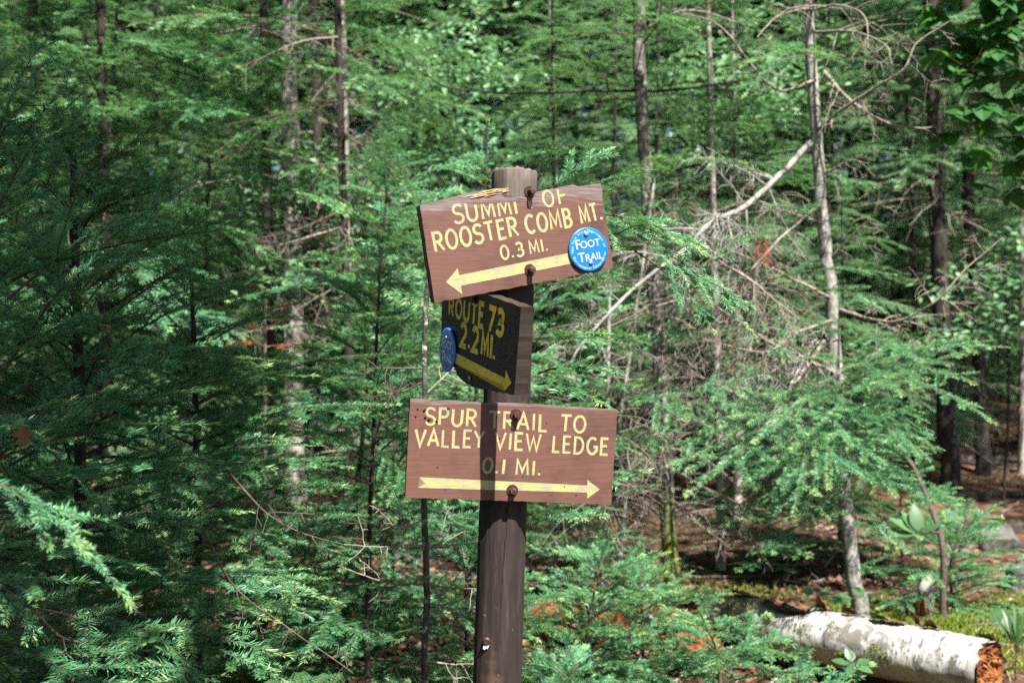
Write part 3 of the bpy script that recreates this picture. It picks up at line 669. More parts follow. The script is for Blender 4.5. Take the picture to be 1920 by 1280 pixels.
# ------------------------------------------------------------------ bare twigs and limbs
def dead_limb(g, pts, r0, r1, rng, nsub=8, sublen=.25, depth=1, mat=0, t0=.15, sag=.35, k=6):
    n = max(8, int(len(pts) * 4)); P = smooth_path(pts, n); L = np.linalg.norm(np.diff(P, axis=0), axis=1).sum()
    P[1:-1] += rng.normal(0, .004 * L / n * 6, (n - 2, 3)); tube(g, P, np.linspace(r0, r1, n), k, mat, .5, .06, rng)
    for _ in range(nsub):
        t = rng.uniform(t0, .98); i = min(int(t * (n - 1)), n - 2); d = nrm(P[i + 1] - P[i]); o = rng.normal(0, 1, 3); o -= d * np.dot(o, d); o = nrm(o)
        dr = nrm(d * rng.uniform(.2, .9) + o); ln = sublen * rng.uniform(.35, 1.2) * (1.1 - .6 * t); q = [P[i]]; dd = dr
        for s in range(4):
            dd = nrm(dd + rng.normal(0, .16, 3) + np.array([0, 0, -sag * .3])); q.append(q[-1] + dd * ln / 4)
        rr = (r0 + (r1 - r0) * t) * .5; rr = max(.0015, min(rr, .007))
        if depth > 0 and ln > .08: dead_limb(g, q, rr, .0009, rng, max(2, int(nsub * .45)), ln * .5, depth - 1, mat, .25, sag, 4)
        else: tube(g, smooth_path(q, 7), np.linspace(rr, .0009, 7), 4, mat)
def limb_obj(name, root, pts, r0, r1, seed, mat='dead_twig', **kw):
    g = Geo(); rng = np.random.default_rng(seed); o = np.array(root.location); dead_limb(g, [np.asarray(p) - o for p in pts], r0, r1, rng, **kw)
    return link(name, g.mesh(name, [M[mat]], True), root)

# ------------------------------------------------------------------ trees
def trunk_at(path, z):
    path = np.asarray(path); return np.array([np.interp(z, path[:, 2], path[:, 0]), np.interp(z, path[:, 2], path[:, 1]), z])
def crown_sprays(g, path, rng, z0, z1, spread, lod, gap=.16, per=(4, 6), up=(35, -8), dead_below=None, tint=0.0, shape=.8, squash=1.0, az_bias=None, minlen=.12, full=0.0, topz=99, jit=.4):
    """whorls of branches up a trunk; longest at the bottom of the crown"""
    z = z0; a = rng.uniform(0, 6); k = 0
    while z < z1 - .03:
        h = (z - z0) / max(z1 - z0, .01); bl = spread * max((1 - h) ** shape, full * (1 - h ** 4)) * (min(1, .55 + h * 3)) + minlen
        for _ in range(rng.integers(per[0], per[1] + 1)):
            a += 2.399 + rng.normal(0, .3)
            if az_bias is not None and math.cos(a - az_bias[0]) < az_bias[1]: continue
            L = bl * rng.uniform(.6, 1.12); el = R(up[1] + (up[0] - up[1]) * h + rng.normal(0, 8)); zz = z + rng.uniform(-jit, jit) * gap; p = trunk_at(path, zz)
            d = np.array([math.cos(a) * math.cos(el), math.sin(a) * math.cos(el), math.sin(el)])
            add_spray(g, p, p + d * L, 'far' if zz > topz and lod != 'distant' else lod, int(rng.integers(0, 8)), rng, None, rng.uniform(.8, 1.15), rng.normal(0, .16), tint + rng.normal(0, .07)); k += 1
        z += gap * rng.uniform(.8, 1.25)
    top = trunk_at(path, z1); add_spray(g, top - (0, 0, .02), top + (rng.normal(0, .02), rng.normal(0, .02), max(.12, spread * .18)), lod, 0, rng, (0, 1, 0))
def trunk_geo(path, r0, r1, rng, k=10, n=40, mat=0):
    g = Geo(); P = smooth_path(path, n); z = np.linspace(0, 1, n); rad = r0 + (r1 - r0) * z; h = P[:, 2] - P[0, 2]; rad = rad * (1 + .55 * np.exp(-h / (.10 + r0)))
    P[1:, :2] += rng.normal(0, r0 * .08, (n - 1, 2)); tube(g, P, rad, k, mat, .5, .035, rng); return g, P
def fir(label, path, r0, r1, crown=None, lod='mid', bark_='bark_dark', seed=1, stubs=0, stub_len=.5, stub_z=None, group=None, name='fir_tree', cat='fir tree', extra=None, stub_mat='dead_twig', tk=10):
    """path: trunk points from the ground up, world coordinates"""
    rng = np.random.default_rng(seed); path = np.asarray(path, float); base = path[0].copy(); base[2] = gzf(base[0], base[1])
    root = thing(name, label, cat, base, 0, group); P0 = path - base; P0[0, 2] = -.12
    g, P = trunk_geo(P0, r0, r1, rng, tk); 
    if stubs:
        for _ in range(stubs):
            z = rng.uniform(*(stub_z or (.3, P[-1, 2] * .6))); p = trunk_at(P, z); a = rng.uniform(0, 6.28); d = np.array([math.cos(a), math.sin(a), rng.normal(.0, .25)]); L = stub_len * rng.uniform(.3, 1.1)
            q = [p]; 
            for s in range(3): d = nrm(d + np.array([0, 0, -.13]) + rng.normal(0, .12, 3)); q.append(q[-1] + d * L / 3)
            dead_limb(g, q, max(.003, min(.009, r0 * .16)), .0012, rng, 7, L * .4, 0 if lod != 'near' else 1, 1, k=4)
    link('trunk', g.mesh('trunk', [M[bark_], M[stub_mat]], True), root)
    if crown or extra:
        c = Geo()
        for cc in (crown if isinstance(crown, list) else [crown] if crown else []): crown_sprays(c, P, rng, lod=cc.pop('lod', lod), topz=CAMZ + .33 * base[1] + .45 - base[2], **cc)
        if extra: extra(c, base, rng, P)
        link('crown', c.mesh('crown', [M['needle' if lod != 'far' else 'far_needle'], M['twig']], [1]), root)
    return root
def px_path(pts, D, ztop=None):
    """trunk seen through photo pixels at depth D, carried down to the ground"""
    P = [at(x, y, D if np.isscalar(D) else D[i]) for i, (x, y) in enumerate(pts)]; P.sort(key=lambda p: p[2]); b = P[0]; gzv = gzf(b[0], b[1])
    if b[2] > gzv + .05: P.insert(0, np.array([b[0] + (b[0] - P[1][0]) * .1, b[1], gzv]))
    else: P[0] = np.array([b[0], b[1], min(b[2], gzv)])
    if ztop: P.append(P[-1] + (P[-1] - P[-2]) / max(P[-1][2] - P[-2][2], .05) * max(.05, ztop - P[-1][2]))
    return P
def sprays_px(lst, lod='near', tint=0.0):
    """branches measured by pixel: (x0, y0, D0, x1, y1, D1[, width, roll])"""
    def f(c, base, rng, P):
        for i, s in enumerate(lst):
            p0, p1 = at(*s[:3]), at(*s[3:6]); ws = s[6] if len(s) > 6 else 1.0; roll = s[7] if len(s) > 7 else rng.normal(0, .25)
            add_spray(c, p0 - base, p1 - base, lod, i * 3 + 1, rng, None, ws, roll, tint + rng.normal(0, .06))
    return f

# ---------- the shaded young firs on the left
fir('dark young fir at the left edge with long branches sweeping right', px_path([(-70, 1275), (-62, 800), (-55, 400), (-50, 250)], 2.55, 2.05), .024, .008,
    [dict(z0=.55, z1=2.0, spread=.9, gap=.11, per=(4, 6), up=(38, 5), shape=.7)], 'near', seed=11,
    extra=sprays_px([(0, 700, 2.5, 330, 345, 2.6), (10, 560, 2.4, 300, 395, 2.9), (-30, 450, 2.3, 130, 185, 2.2), (-20, 300, 2.4, 90, 60, 2.5), (20, 820, 2.5, 360, 640, 2.7),
                     (-60, 880, 1.72, 228, 1092, 1.62, .5), (-50, 890, 1.7, 140, 1000, 1.6, .5), (-40, 1080, 2.0, 60, 1180, 1.95, .6), (-10, 780, 2.4, 210, 960, 2.5, .7),
                     (-50, 200, 2.6, 160, 330, 2.6), (-30, 960, 2.3, 300, 1010, 2.6)]))
fir('tall shaded young fir, second from the left edge', px_path([(150, 1230), (150, 800), (140, 450), (136, 290)], 3.15, 2.05), .022, .006,
    [dict(z0=.35, z1=2.0, spread=.9, gap=.11, per=(4, 6), up=(38, 0), shape=.75)], 'near', seed=12,
    extra=sprays_px([(150, 700, 3.15, 490, 515, 3.1, .9), (160, 620, 3.1, 400, 470, 2.9), (160, 800, 3.1, 560, 690, 3.0, .9), (160, 900, 3.0, 420, 900, 2.7), (150, 860, 3.1, 372, 920, 2.6, .6), (140, 420, 3.1, 330, 350, 3.0)]))
fir('shaded fir between the left thicket and the signpost', px_path([(372, 1215), (370, 900), (362, 600)], 3.55, 1.65), .017, .005,
    [dict(z0=.30, z1=1.6, spread=.8, gap=.11, per=(4, 6), up=(36, -4), shape=.8)], 'near', seed=13,
    extra=sprays_px([(370, 760, 3.5, 690, 655, 3.4, .9), (370, 830, 3.5, 715, 745, 3.3), (372, 900, 3.4, 640, 860, 3.1), (372, 960, 3.4, 640, 900, 3.2), (370, 880, 3.4, 330, 1020, 2.8, .7), (370, 660, 3.5, 560, 560, 3.5)]))
fir('low dark fir boughs fanning out over the bottom left corner', px_path([(60, 1500), (150, 1210)], 2.5, .75), .014, .005,
    None, 'near', seed=14,
    extra=sprays_px([(0, 1130, 2.4, 330, 1215, 2.25, .9), (150, 1200, 2.4, 500, 1205, 2.2, .9), (280, 1210, 2.3, 520, 1255, 2.15, .8), (60, 1160, 2.4, 300, 1290, 2.1), (-30, 1200, 2.3, 200, 1300, 2.0), (330, 1200, 2.3, 440, 1120, 2.2, .7), (120, 1200, 2.6, 350, 1095, 2.7), (250, 1150, 2.8, 420, 1060, 2.9), (330, 1215, 2.25, 350, 1330, 2.0)]))
# ---------- young firs behind the signs
fir('bright young fir growing directly behind the signpost', px_path([(945, 1150), (958, 800), (985, 480), (1012, 305)], 3.05), .016, .005,
    None, 'near', seed=21,
    extra=sprays_px([(1020, 400, 3.05, 1205, 315, 2.9, .8), (1020, 370, 3.05, 1130, 282, 3.1, .9), (1020, 330, 3.05, 1040, 270, 3.0), (1015, 420, 3.0, 1110, 350, 2.8),
                     (1060, 380, 2.95, 1400, 590, 2.75, .85, .25), (1120, 400, 2.95, 1300, 455, 2.8, .8, .3), (1150, 440, 2.9, 1230, 420, 2.75), (1190, 470, 2.9, 1330, 600, 2.7, .7), (1230, 500, 2.85, 1395, 560, 2.8, .6),
                     (1010, 660, 3.0, 1120, 620, 2.8), (1005, 700, 3.0, 1140, 690, 2.8), (1005, 720, 3.0, 1110, 740, 2.75), (1005, 640, 3.05, 1060, 585, 3.0),
                     (1015, 500, 3.05, 850, 380, 3.2), (1015, 450, 3.05, 870, 300, 3.2, .8), (1005, 940, 3.05, 1185, 880, 3.0, .7), (1003, 980, 3.0, 1120, 960, 3.0), (1010, 540, 3.05, 1180, 530, 3.2)]))
fir('half shaded fir sapling just left of the signs', px_path([(690, 1120), (700, 800), (712, 500)], 3.7), .013, .004,
    [dict(z0=.5, z1=1.68, spread=.60, gap=.10, per=(4, 6), up=(34, -6), shape=.7)], 'near', seed=22,
    extra=sprays_px([(705, 700, 3.7, 860, 640, 3.4), (705, 760, 3.7, 800, 740, 3.4), (712, 500, 3.7, 790, 560, 3.5), (700, 840, 3.7, 760, 900, 3.4, .7), (700, 700, 3.7, 560, 740, 3.4)]))
fir('sunlit fir with feathery top behind the upper sign', px_path([(880, 1000), (900, 600), (915, 225)], 4.3), .016, .004,
    [dict(z0=.95, z1=2.2, spread=.72, gap=.12, per=(4, 6), up=(34, -6), shape=.75)], 'near', seed=23)
fir('sunlit fir filling the gap left of the upper sign', px_path([(655, 1050), (700, 640), (735, 250)], 4.9), .017, .005,
    [dict(z0=.8, z1=2.35, spread=.85, gap=.12, per=(4, 6), up=(34, -6), shape=.75)], 'mid', seed=24)
# thin bare sapling left of the post
rt = fir('thin grey bare sapling stem rising just left of the signpost', px_path([(798, 1330), (795, 1220), (801, 1120), (797, 1010), (793, 900), (798, 800), (796, 700), (800, 560), (812, 470)], 3.0), .0105, .007, None, 'near', 'bark_mid', 25, name='bare_sapling', cat='sapling')
for i, (a, b, c, r) in enumerate([((797, 1022), (720, 1025), (640, 1020), .0035), ((797, 1025), (850, 1022), (895, 1017), .003), ((797, 1095), (720, 1090), (640, 1062), .003), ((797, 1095), (850, 1102), (905, 1103), .003),
                                  ((797, 1135), (850, 1130), (900, 1105), .0038), ((799, 1238), (850, 1245), (905, 1243), .0035), ((797, 690), (740, 690), (690, 690), .003), ((797, 715), (750, 735), (690, 745), .0035), ((796, 1140), (785, 1170), (783, 1200), .0025), ((797, 975), (760, 985), (720, 980), .0022), ((797, 1230), (745, 1245), (720, 1262), .0025), ((797, 740), (850, 690), (890, 660), .003)]):
    limb_obj('dead_branch', rt, [at(*a, 3.0), at(*b, 2.97 + .04 * (i % 3)), at(*c, 2.9 + .1 * (i % 3))], r, .0012, 300 + i, 'dead_twig' if i not in (6, 7) else 'dead_dark', nsub=7, sublen=.13)
# ---------- the big right-hand tree
rt = fir('tall grey fir right of the signpost with bare drooping lower limbs', px_path([(1612, 1130), (1600, 1085), (1582, 900), (1568, 700), (1556, 540), (1541, 400), (1530, 230), (1518, 60), (1505, -200)], 5.45, 6.5), .040, .024, 
    [dict(z0=3.6, z1=6.3, spread=1.1, gap=.30, per=(2, 3), up=(30, -12), lod='mid')], 'near', 'bark_grey', 31, tk=16,
    extra=sprays_px([(1520, 100, 5.39, 1400, 165, 5.00, .8), (1520, 110, 5.33, 1450, 95, 4.88, .8), (1520, 120, 5.33, 1560, 100, 5.00), (1530, 110, 5.33, 1735, 150, 5.37, .5),
        (1450, 440, 5.21, 1330, 480, 4.76, .8), (1420, 530, 4.84, 1660, 505, 4.51, .7), (1500, 545, 4.84, 1650, 570, 4.39, .7), (1420, 535, 4.84, 1410, 640, 4.64, .6), (1470, 550, 4.84, 1465, 660, 4.51, .6),
        (1575, 700, 5.39, 1860, 640, 4.76, .95), (1560, 640, 5.33, 1720, 660, 4.64), (1580, 690, 5.33, 1845, 770, 4.64, .9), (1575, 680, 5.33, 1680, 720, 4.51), (1570, 700, 5.33, 1800, 700, 4.39, .9),
        (1575, 760, 5.33, 1310, 890, 4.39, .9), (1575, 745, 5.33, 1480, 925, 4.27, .9), (1575, 740, 5.33, 1715, 830, 4.39, .9), (1580, 770, 5.33, 1560, 880, 4.27), (1570, 730, 5.33, 1430, 800, 4.39), (1575, 800, 5.33, 1670, 900, 4.39, .9),
        (1585, 900, 5.39, 1370, 965, 4.88, .9), (1590, 890, 5.39, 1745, 930, 4.88, .9), (1590, 930, 5.39, 1665, 1010, 4.88), (1590, 940, 5.39, 1440, 1030, 4.88, .9), (1585, 880, 5.33, 1500, 960, 4.51),
        (1230, 760, 4.71, 1335, 800, 4.39, .9), (1180, 740, 4.84, 1270, 775, 4.39, .9), (1380, 640, 4.96, 1330, 760, 4.64, .7), (1430, 690, 4.96, 1345, 735, 4.64, .8), (1290, 780, 4.71, 1230, 830, 4.51, .8),
        (1540, 420, 5.39, 1450, 380, 5.12), (1580, 840, 5.33, 1690, 880, 4.76), (1575, 640, 5.33, 1480, 590, 4.88, .8)], tint=.06))
big = [([(1520, 268, 5.43), (1460, 330, 5.31), (1400, 385, 5.19), (1330, 420, 5.06), (1290, 462, 4.94), (1180, 548, 4.82), (1095, 640, 4.69), (1060, 700, 4.69)], 0.0185, 0.0045, 48, 0.46),
       ([(1532, 245, 5.43), (1580, 205, 5.19), (1640, 165, 5.06), (1695, 130, 4.94), (1720, 80, 4.94), (1790, 35, 4.94)], 0.0102, 0.0018, 27, 0.39),
       ([(1545, 135, 5.43), (1590, 185, 5.31), (1650, 225, 5.19), (1710, 240, 5.19), (1760, 238, 5.19)], 0.0112, 0.0026, 21, 0.34),
       ([(1530, 150, 5.43), (1450, 165, 5.31), (1350, 50, 5.31), (1270, 25, 5.31)], 0.0092, 0.0018, 18, 0.34),
       ([(1520, 20, 5.43), (1570, 10, 5.19), (1620, 30, 5.06), (1628, 90, 4.94)], 0.0082, 0.0018, 21, 0.34), ([(1525, 60, 5.43), (1600, 60, 5.19), (1660, 85, 5.06), (1672, 120, 4.94)], 0.0082, 0.0018, 21, 0.34),
       ([(1520, 15, 5.43), (1460, 30, 5.19), (1420, 70, 5.06)], 0.0071, 0.0018, 15, 0.29), ([(1545, 195, 5.43), (1600, 190, 5.19), (1655, 190, 5.06)], 0.0061, 0.0018, 12, 0.23),
       ([(1575, 580, 5.43), (1640, 600, 5.19), (1690, 600, 5.06), (1760, 560, 4.94), (1805, 510, 4.94), (1880, 445, 4.94)], 0.0102, 0.0018, 27, 0.34),
       ([(1560, 600, 5.43), (1490, 625, 5.19), (1430, 660, 5.06), (1300, 630, 4.94)], 0.0082, 0.0018, 24, 0.40),
       ([(1530, 640, 5.31), (1495, 690, 5.06), (1470, 760, 4.82), (1420, 810, 4.69)], 0.0163, 0.0044, 30, 0.39), ([(1545, 640, 5.31), (1510, 690, 5.06), (1475, 740, 4.82), (1440, 800, 4.75)], 0.0102, 0.0026, 21, 0.34),
       ([(1570, 700, 5.43), (1440, 640, 5.31), (1300, 560, 5.06), (1120, 620, 4.94)], 0.0102, 0.0018, 33, 0.46), ([(1575, 780, 5.43), (1430, 760, 5.31), (1300, 700, 5.19), (1180, 650, 5.06)], 0.0102, 0.0018, 33, 0.48),
       ([(1560, 560, 5.43), (1440, 500, 5.31), (1300, 440, 5.19), (1240, 400, 5.19)], 0.0082, 0.0018, 27, 0.41), ([(1580, 860, 5.43), (1450, 860, 5.31), (1330, 800, 5.19), (1260, 770, 5.19)], 0.0092, 0.0018, 30, 0.46),
       ([(1545, 420, 5.43), (1470, 395, 5.31), (1380, 360, 5.19)], 0.0071, 0.0018, 21, 0.34), ([(1585, 920, 5.43), (1480, 900, 5.31), (1380, 930, 5.19)], 0.0082, 0.0018, 21, 0.40), ([(1540, 380, 5.43), (1460, 450, 5.19), (1400, 520, 4.94), (1380, 590, 4.88)], 0.0071, 0.0018, 21, 0.34),
       ([(1310, 470, 4.94), (1400, 520, 4.69), (1450, 560, 4.63), (1500, 600, 4.57)], 0.0082, 0.0018, 21, 0.34), ([(1560, 480, 5.43), (1620, 420, 5.31), (1660, 380, 5.19)], 0.0061, 0.0018, 12, 0.23), ([(1540, 330, 5.43), (1600, 300, 5.31), (1640, 330, 5.19)], 0.0061, 0.0014, 12, 0.29)]
for i, (pts, r0, r1, ns_, sl_) in enumerate(big):
    limb_obj('dead_branch', rt, [at(*p) for p in pts], r0, r1, 400 + i, 'bark_grey' if i in (0, 10) else 'dead_twig', nsub=int(ns_ * (.5 if 0 < i < 8 else .8)), sublen=sl_, depth=1, sag=.5)
c = Geo(); rng = np.random.default_rng(66); o_ = np.array(rt.location)
for q in ((1440, 440, 4.9, 1415, 478, 4.85), (1430, 450, 4.9, 1438, 492, 4.85)): add_spray(c, at(*q[:3]) - o_, at(*q[3:]) - o_, 'near', 1, rng)
link('dead_spray', c.mesh('dead_spray', [M['red_needle'], M['dead_twig']]), rt)['label'] = 'rust brown dead needle spray'
# ---------- named trunks of the middle distance
rt = fir('straight mossy based trunk standing right of the signs', px_path([(1266, 1100), (1258, 1060), (1244, 830), (1230, 560), (1213, 350), (1200, 100), (1190, -200)], 6.0, 7.5), .050, .030,
    [dict(z0=2.1, z1=7.3, spread=1.1, gap=.30, per=(2, 3), up=(28, -10))], 'mid', 'bark_moss', 41, stubs=26, stub_len=.9, stub_z=(.4, 2.0), tk=14)
for i, pts in enumerate([[(1205, 170, 6), (1100, 172, 5.9), (950, 175, 5.8), (830, 160, 5.7), (770, 100, 5.7)], [(1205, 172, 6), (1300, 165, 5.9), (1400, 150, 5.8)], [(1212, 330, 6), (1330, 305, 5.8), (1480, 285, 5.7)], [(1215, 390, 6), (1270, 350, 5.8), (1320, 330, 5.7)], [(1200, 60, 6), (1290, 20, 5.9), (1420, 55, 5.8)], [(1240, 800, 6), (1160, 900, 5.6), (1100, 960, 5.3)], [(1245, 900, 6), (1160, 870, 5.7), (1130, 820, 5.5)], [(1250, 980, 6), (1180, 920, 5.7), (1140, 950, 5.5)]]):
    limb_obj('dead_branch', rt, [at(*p) for p in pts], .010 if i < 5 else .008, .003, 450 + i, 'bark_dark' if i < 4 else 'dead_twig', nsub=12, sublen=.4)
rt = fir('thin dark trunk running the height of the left background', px_path([(655, 700), (648, 500), (641, 300), (636, 100), (630, -150)], 6.2, 6.5), .027, .018,
    [dict(z0=2.5, z1=6.4, spread=1.1, gap=.28, per=(2, 3), up=(25, -12))], 'mid', 'bark_dark', 42, stubs=20, stub_len=.8, stub_z=(.6, 3.0))
for i, pts in enumerate([[(640, 125, 6.2), (600, 170, 6.1), (560, 205, 6.0), (420, 235, 5.9)], [(640, 395, 6.2), (560, 430, 6.0), (470, 450, 5.9)], [(645, 425, 6.2), (560, 450, 6.0), (480, 470, 6.0)], [(638, 70, 6.2), (560, 80, 6.0), (440, 130, 6.0)], [(640, 250, 6.2), (700, 290, 6.1), (760, 370, 6.0)]]):
    limb_obj('dead_branch', rt, [at(*p) for p in pts], .009, .002, 470 + i, ('dead_dark', 'dead_dark', 'dead_twig', 'dead_twig', 'dead_dark')[i], nsub=10, sublen=.35)
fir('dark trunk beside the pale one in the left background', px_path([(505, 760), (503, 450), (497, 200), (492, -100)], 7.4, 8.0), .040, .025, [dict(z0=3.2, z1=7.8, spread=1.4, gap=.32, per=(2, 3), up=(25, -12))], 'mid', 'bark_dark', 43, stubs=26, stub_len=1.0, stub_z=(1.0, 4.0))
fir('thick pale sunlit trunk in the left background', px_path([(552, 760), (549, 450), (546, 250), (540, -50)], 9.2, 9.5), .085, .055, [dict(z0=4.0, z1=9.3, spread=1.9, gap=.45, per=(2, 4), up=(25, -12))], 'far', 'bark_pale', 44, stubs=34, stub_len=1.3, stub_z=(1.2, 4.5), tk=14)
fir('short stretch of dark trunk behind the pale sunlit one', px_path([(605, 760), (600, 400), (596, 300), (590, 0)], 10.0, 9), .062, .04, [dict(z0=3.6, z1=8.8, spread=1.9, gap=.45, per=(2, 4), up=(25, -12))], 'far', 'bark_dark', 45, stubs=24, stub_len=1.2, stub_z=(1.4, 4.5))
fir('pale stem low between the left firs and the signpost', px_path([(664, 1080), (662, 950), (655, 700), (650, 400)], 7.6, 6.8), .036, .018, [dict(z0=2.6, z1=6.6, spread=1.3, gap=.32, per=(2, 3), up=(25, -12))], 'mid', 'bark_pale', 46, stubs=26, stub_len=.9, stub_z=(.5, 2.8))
fir('thin pale trunk in the brush right of the mossy trunk', px_path([(1352, 1030), (1348, 760), (1342, 560), (1335, 300)], 6.8, 5.2), .030, .014, [dict(z0=2.3, z1=5.0, spread=1.0, gap=.3, per=(2, 3), up=(25, -12))], 'mid', 'bark_pale', 47, stubs=32, stub_len=1.0, stub_z=(.3, 2.4))
fir('slender grey stem below the right corner of the lower sign', px_path([(1133, 1075), (1138, 900), (1140, 700), (1142, 600)], 5.2, 1.75), .014, .008, [dict(z0=1.0, z1=1.7, spread=.5, gap=.16, per=(3, 4))], 'mid', 'bark_grey', 48, stubs=36, stub_len=.6, stub_z=(.2, 1.2))
fir('crooked grey stem beside the slender one under the lower sign', px_path([(1160, 1080), (1172, 940), (1160, 820), (1185, 640)], 5.5, 2.3), .014, .007, [dict(z0=1.8, z1=2.2, spread=.4, gap=.16, per=(3, 4))], 'mid', 'bark_grey', 49, stubs=40, stub_len=.65, stub_z=(.2, 1.8))
fir('thick dark trunk beside the path in the right background', px_path([(1782, 880), (1770, 700), (1758, 350), (1750, 100)], 9.6, 9.8), .085, .06, [dict(z0=3.2, z1=9.6, spread=2.0, gap=.42, per=(4, 6), up=(22, -14))], 'far', 'bark_dark', 51, stubs=30, stub_len=1.2, stub_z=(.8, 4), tk=14)
fir('slim dark trunk right of the thick one near the path', px_path([(1842, 860), (1832, 600), (1815, 350), (1808, 0)], 10.6, 9.5), .075, .045, [dict(z0=3.4, z1=9.3, spread=1.9, gap=.42, per=(4, 6), up=(22, -14))], 'far', 'bark_dark', 52, stubs=26, stub_len=1.2, stub_z=(.8, 4))
fir('pale grey trunk seen high behind the tall right fir', px_path([(1618, 800), (1610, 400), (1602, 80), (1598, -60)], 15.0, 12.5), .13, .10, [dict(z0=5.2, z1=10.3, spread=2.0, gap=.45, per=(4, 6), up=(22, -14))], 'far', 'bark_pale', 53, stubs=24, stub_len=1.2, stub_z=(1.2, 4.5), tk=14)
fir('dark fir trunk high in the upper left corner', px_path([(205, 900), (196, 400), (190, 100), (185, -60)], 6.4, 7.2), .035, .022, [dict(z0=1.8, z1=7.0, spread=1.4, gap=.25, per=(4, 6), up=(26, -10))], 'mid', 'bark_dark', 54, stubs=16, stub_len=.8, stub_z=(.6, 2.4))
fir('fir leaning over the far left background', px_path([(75, 900), (68, 400), (64, 100), (62, -60)], 7.4, 8.0), .045, .025, [dict(z0=1.6, z1=7.8, spread=1.5, gap=.27, per=(4, 6), up=(26, -10))], 'mid', 'bark_dark', 55, stubs=16, stub_len=.8, stub_z=(.6, 2.4))
# leaning dark dead stem by the log
g = Geo(); rng = np.random.default_rng(77); pts = [at(1685, 835, 5.6), at(1715, 880, 5.5), at(1745, 950, 5.4), at(1768, 1030, 5.3)]; b0 = pts[-1].copy(); b0[2] = gzf(b0[0], b0[1])
rt = thing('dead_sapling', 'dark leaning dead stem above the broadleaf plant on the right', 'dead stem', b0)
limb_obj('stem', rt, [b0] + pts[::-1] + [at(1660, 760, 5.7)], .017, .009, 78, 'dead_dark', nsub=4, sublen=.2)

# ---------- low firs
def sapling(label, px, py, D, h, spread, lod, seed, group=None, tint=0.05):
    b = at(px, py, D); zb = gzf(b[0], b[1]); rg = np.random.default_rng(seed)
    path = [np.array([b[0], b[1], zb]), np.array([b[0] + rg.normal(0, .03), b[1] + rg.normal(0, .03), zb + h * .5]), np.array([b[0] + rg.normal(0, .04), b[1], zb + h])]
    return fir(label, path, .008 + .004 * h, .003, [dict(z0=h * .10, z1=h * .93, spread=spread, gap=max(.055, h * .085), per=(4, 6), up=(35, 2), shape=.75, tint=tint)], lod, 'twig', seed, name='fir_sapling', cat='fir sapling', group=group)
sapling('low sunlit fir bushing out right of the post foot', 1110, 1235, 4.1, .66, .46, 'near', 61)
sapling('low fir whose sprays reach the mossy trunk base', 1215, 1190, 4.5, .52, .40, 'near', 62)
sapling('small fir against the left end of the birch log', 1345, 1290, 4.0, .45, .34, 'near', 63)
sapling('tiny fir in front of the middle of the birch log', 1520, 1300, 4.0, .22, .20, 'near', 64)
sapling('small blue green fir on the mossy mound at right', 1795, 1130, 5.6, .50, .50, 'near', 65)
sapling('shaded low fir hard against the left of the post', 870, 1150, 4.0, .85, .5, 'near', 66, tint=-.05)
sapling('dark low fir between the bare sapling and left thicket', 620, 1190, 3.9, .70, .55, 'near', 67, tint=-.05)
sapling('small fir in the dark gap above the bottom left boughs', 470, 1120, 4.4, .8, .5, 'near', 68, tint=-.05)
sapling('tiny fir at the bottom edge right of the post foot', 1030, 1330, 3.7, .34, .30, 'near', 69)
sapling('tiny yellowish fir at the bottom edge left of the post', 835, 1310, 3.8, .30, .22, 'near', 70, tint=.15)
sapling('sunlit fir behind the lower sign, right of the post', 1075, 1010, 5.4, 1.05, .55, 'near', 72)
sapling('low fir in the shade behind the mound', 1700, 1020, 6.4, .7, .5, 'mid', 73)
sapling('fir in the dappled gap behind the right brush', 1440, 1000, 6.6, .9, .55, 'mid', 74)
sapling('bright fir sapling behind the bare sapling', 745, 1000, 5.2, 1.2, .6, 'near', 75)
sapling('dim fir sapling at the left edge behind the boughs', 90, 1010, 4.6, 1.1, .7, 'near', 76, tint=-.05)
sapling('dim fir sapling behind the second left fir', 270, 1020, 5.0, 1.2, .7, 'mid', 71, tint=-.05)

# ---------- background firs: a few shared shapes, every tree its own object
PROTO = []
def make_proto(seed, H, z0, spread, lod, bark_, r0, full=.4, gap=None, per=(6, 9)):
    rng = np.random.default_rng(seed); path = np.array([[0, 0, -.25], [rng.normal(0, .05), rng.normal(0, .05), H * .4], [rng.normal(0, .1), rng.normal(0, .1), H]])
    root = thing('fir_tree', 'x', 'fir tree'); g, P = trunk_geo(path, r0, .012, rng, 9, 26)
    for _ in range(26):
        z = rng.uniform(.3, max(z0, .8) + 1.0); p = trunk_at(P, z); a = rng.uniform(0, 6.28); L = rng.uniform(.3, 1.3); d = np.array([math.cos(a), math.sin(a), rng.normal(0, .2)]); q = [p]
        for s in range(3): d = nrm(d + np.array([0, 0, -.12]) + rng.normal(0, .12, 3)); q.append(q[-1] + d * L / 3)
        dead_limb(g, q, .010, .002, rng, 4, L * .35, 0, 1, k=4)
    link('trunk', g.mesh('trunk', [M[bark_], M['dead_twig']], True), root)
    c = Geo(); crown_sprays(c, P, rng, z0, H, spread, lod, gap=gap or (.40 if lod == 'far' else .34), jit=.13, per=per, up=(16, -26), shape=.7, full=full, tint=.02)
    link('crown', c.mesh('crown', [M['far_needle'], M['twig']], [1]), root); PROTO.append([root, True]); return root
make_proto(501, 7.0, 1.0, 1.35, 'mid', 'bark_dark', .06); make_proto(502, 8.5, 2.2, 1.5, 'mid', 'bark_pale', .075); make_proto(503, 5.5, .6, 1.2, 'mid', 'bark_dark', .05)
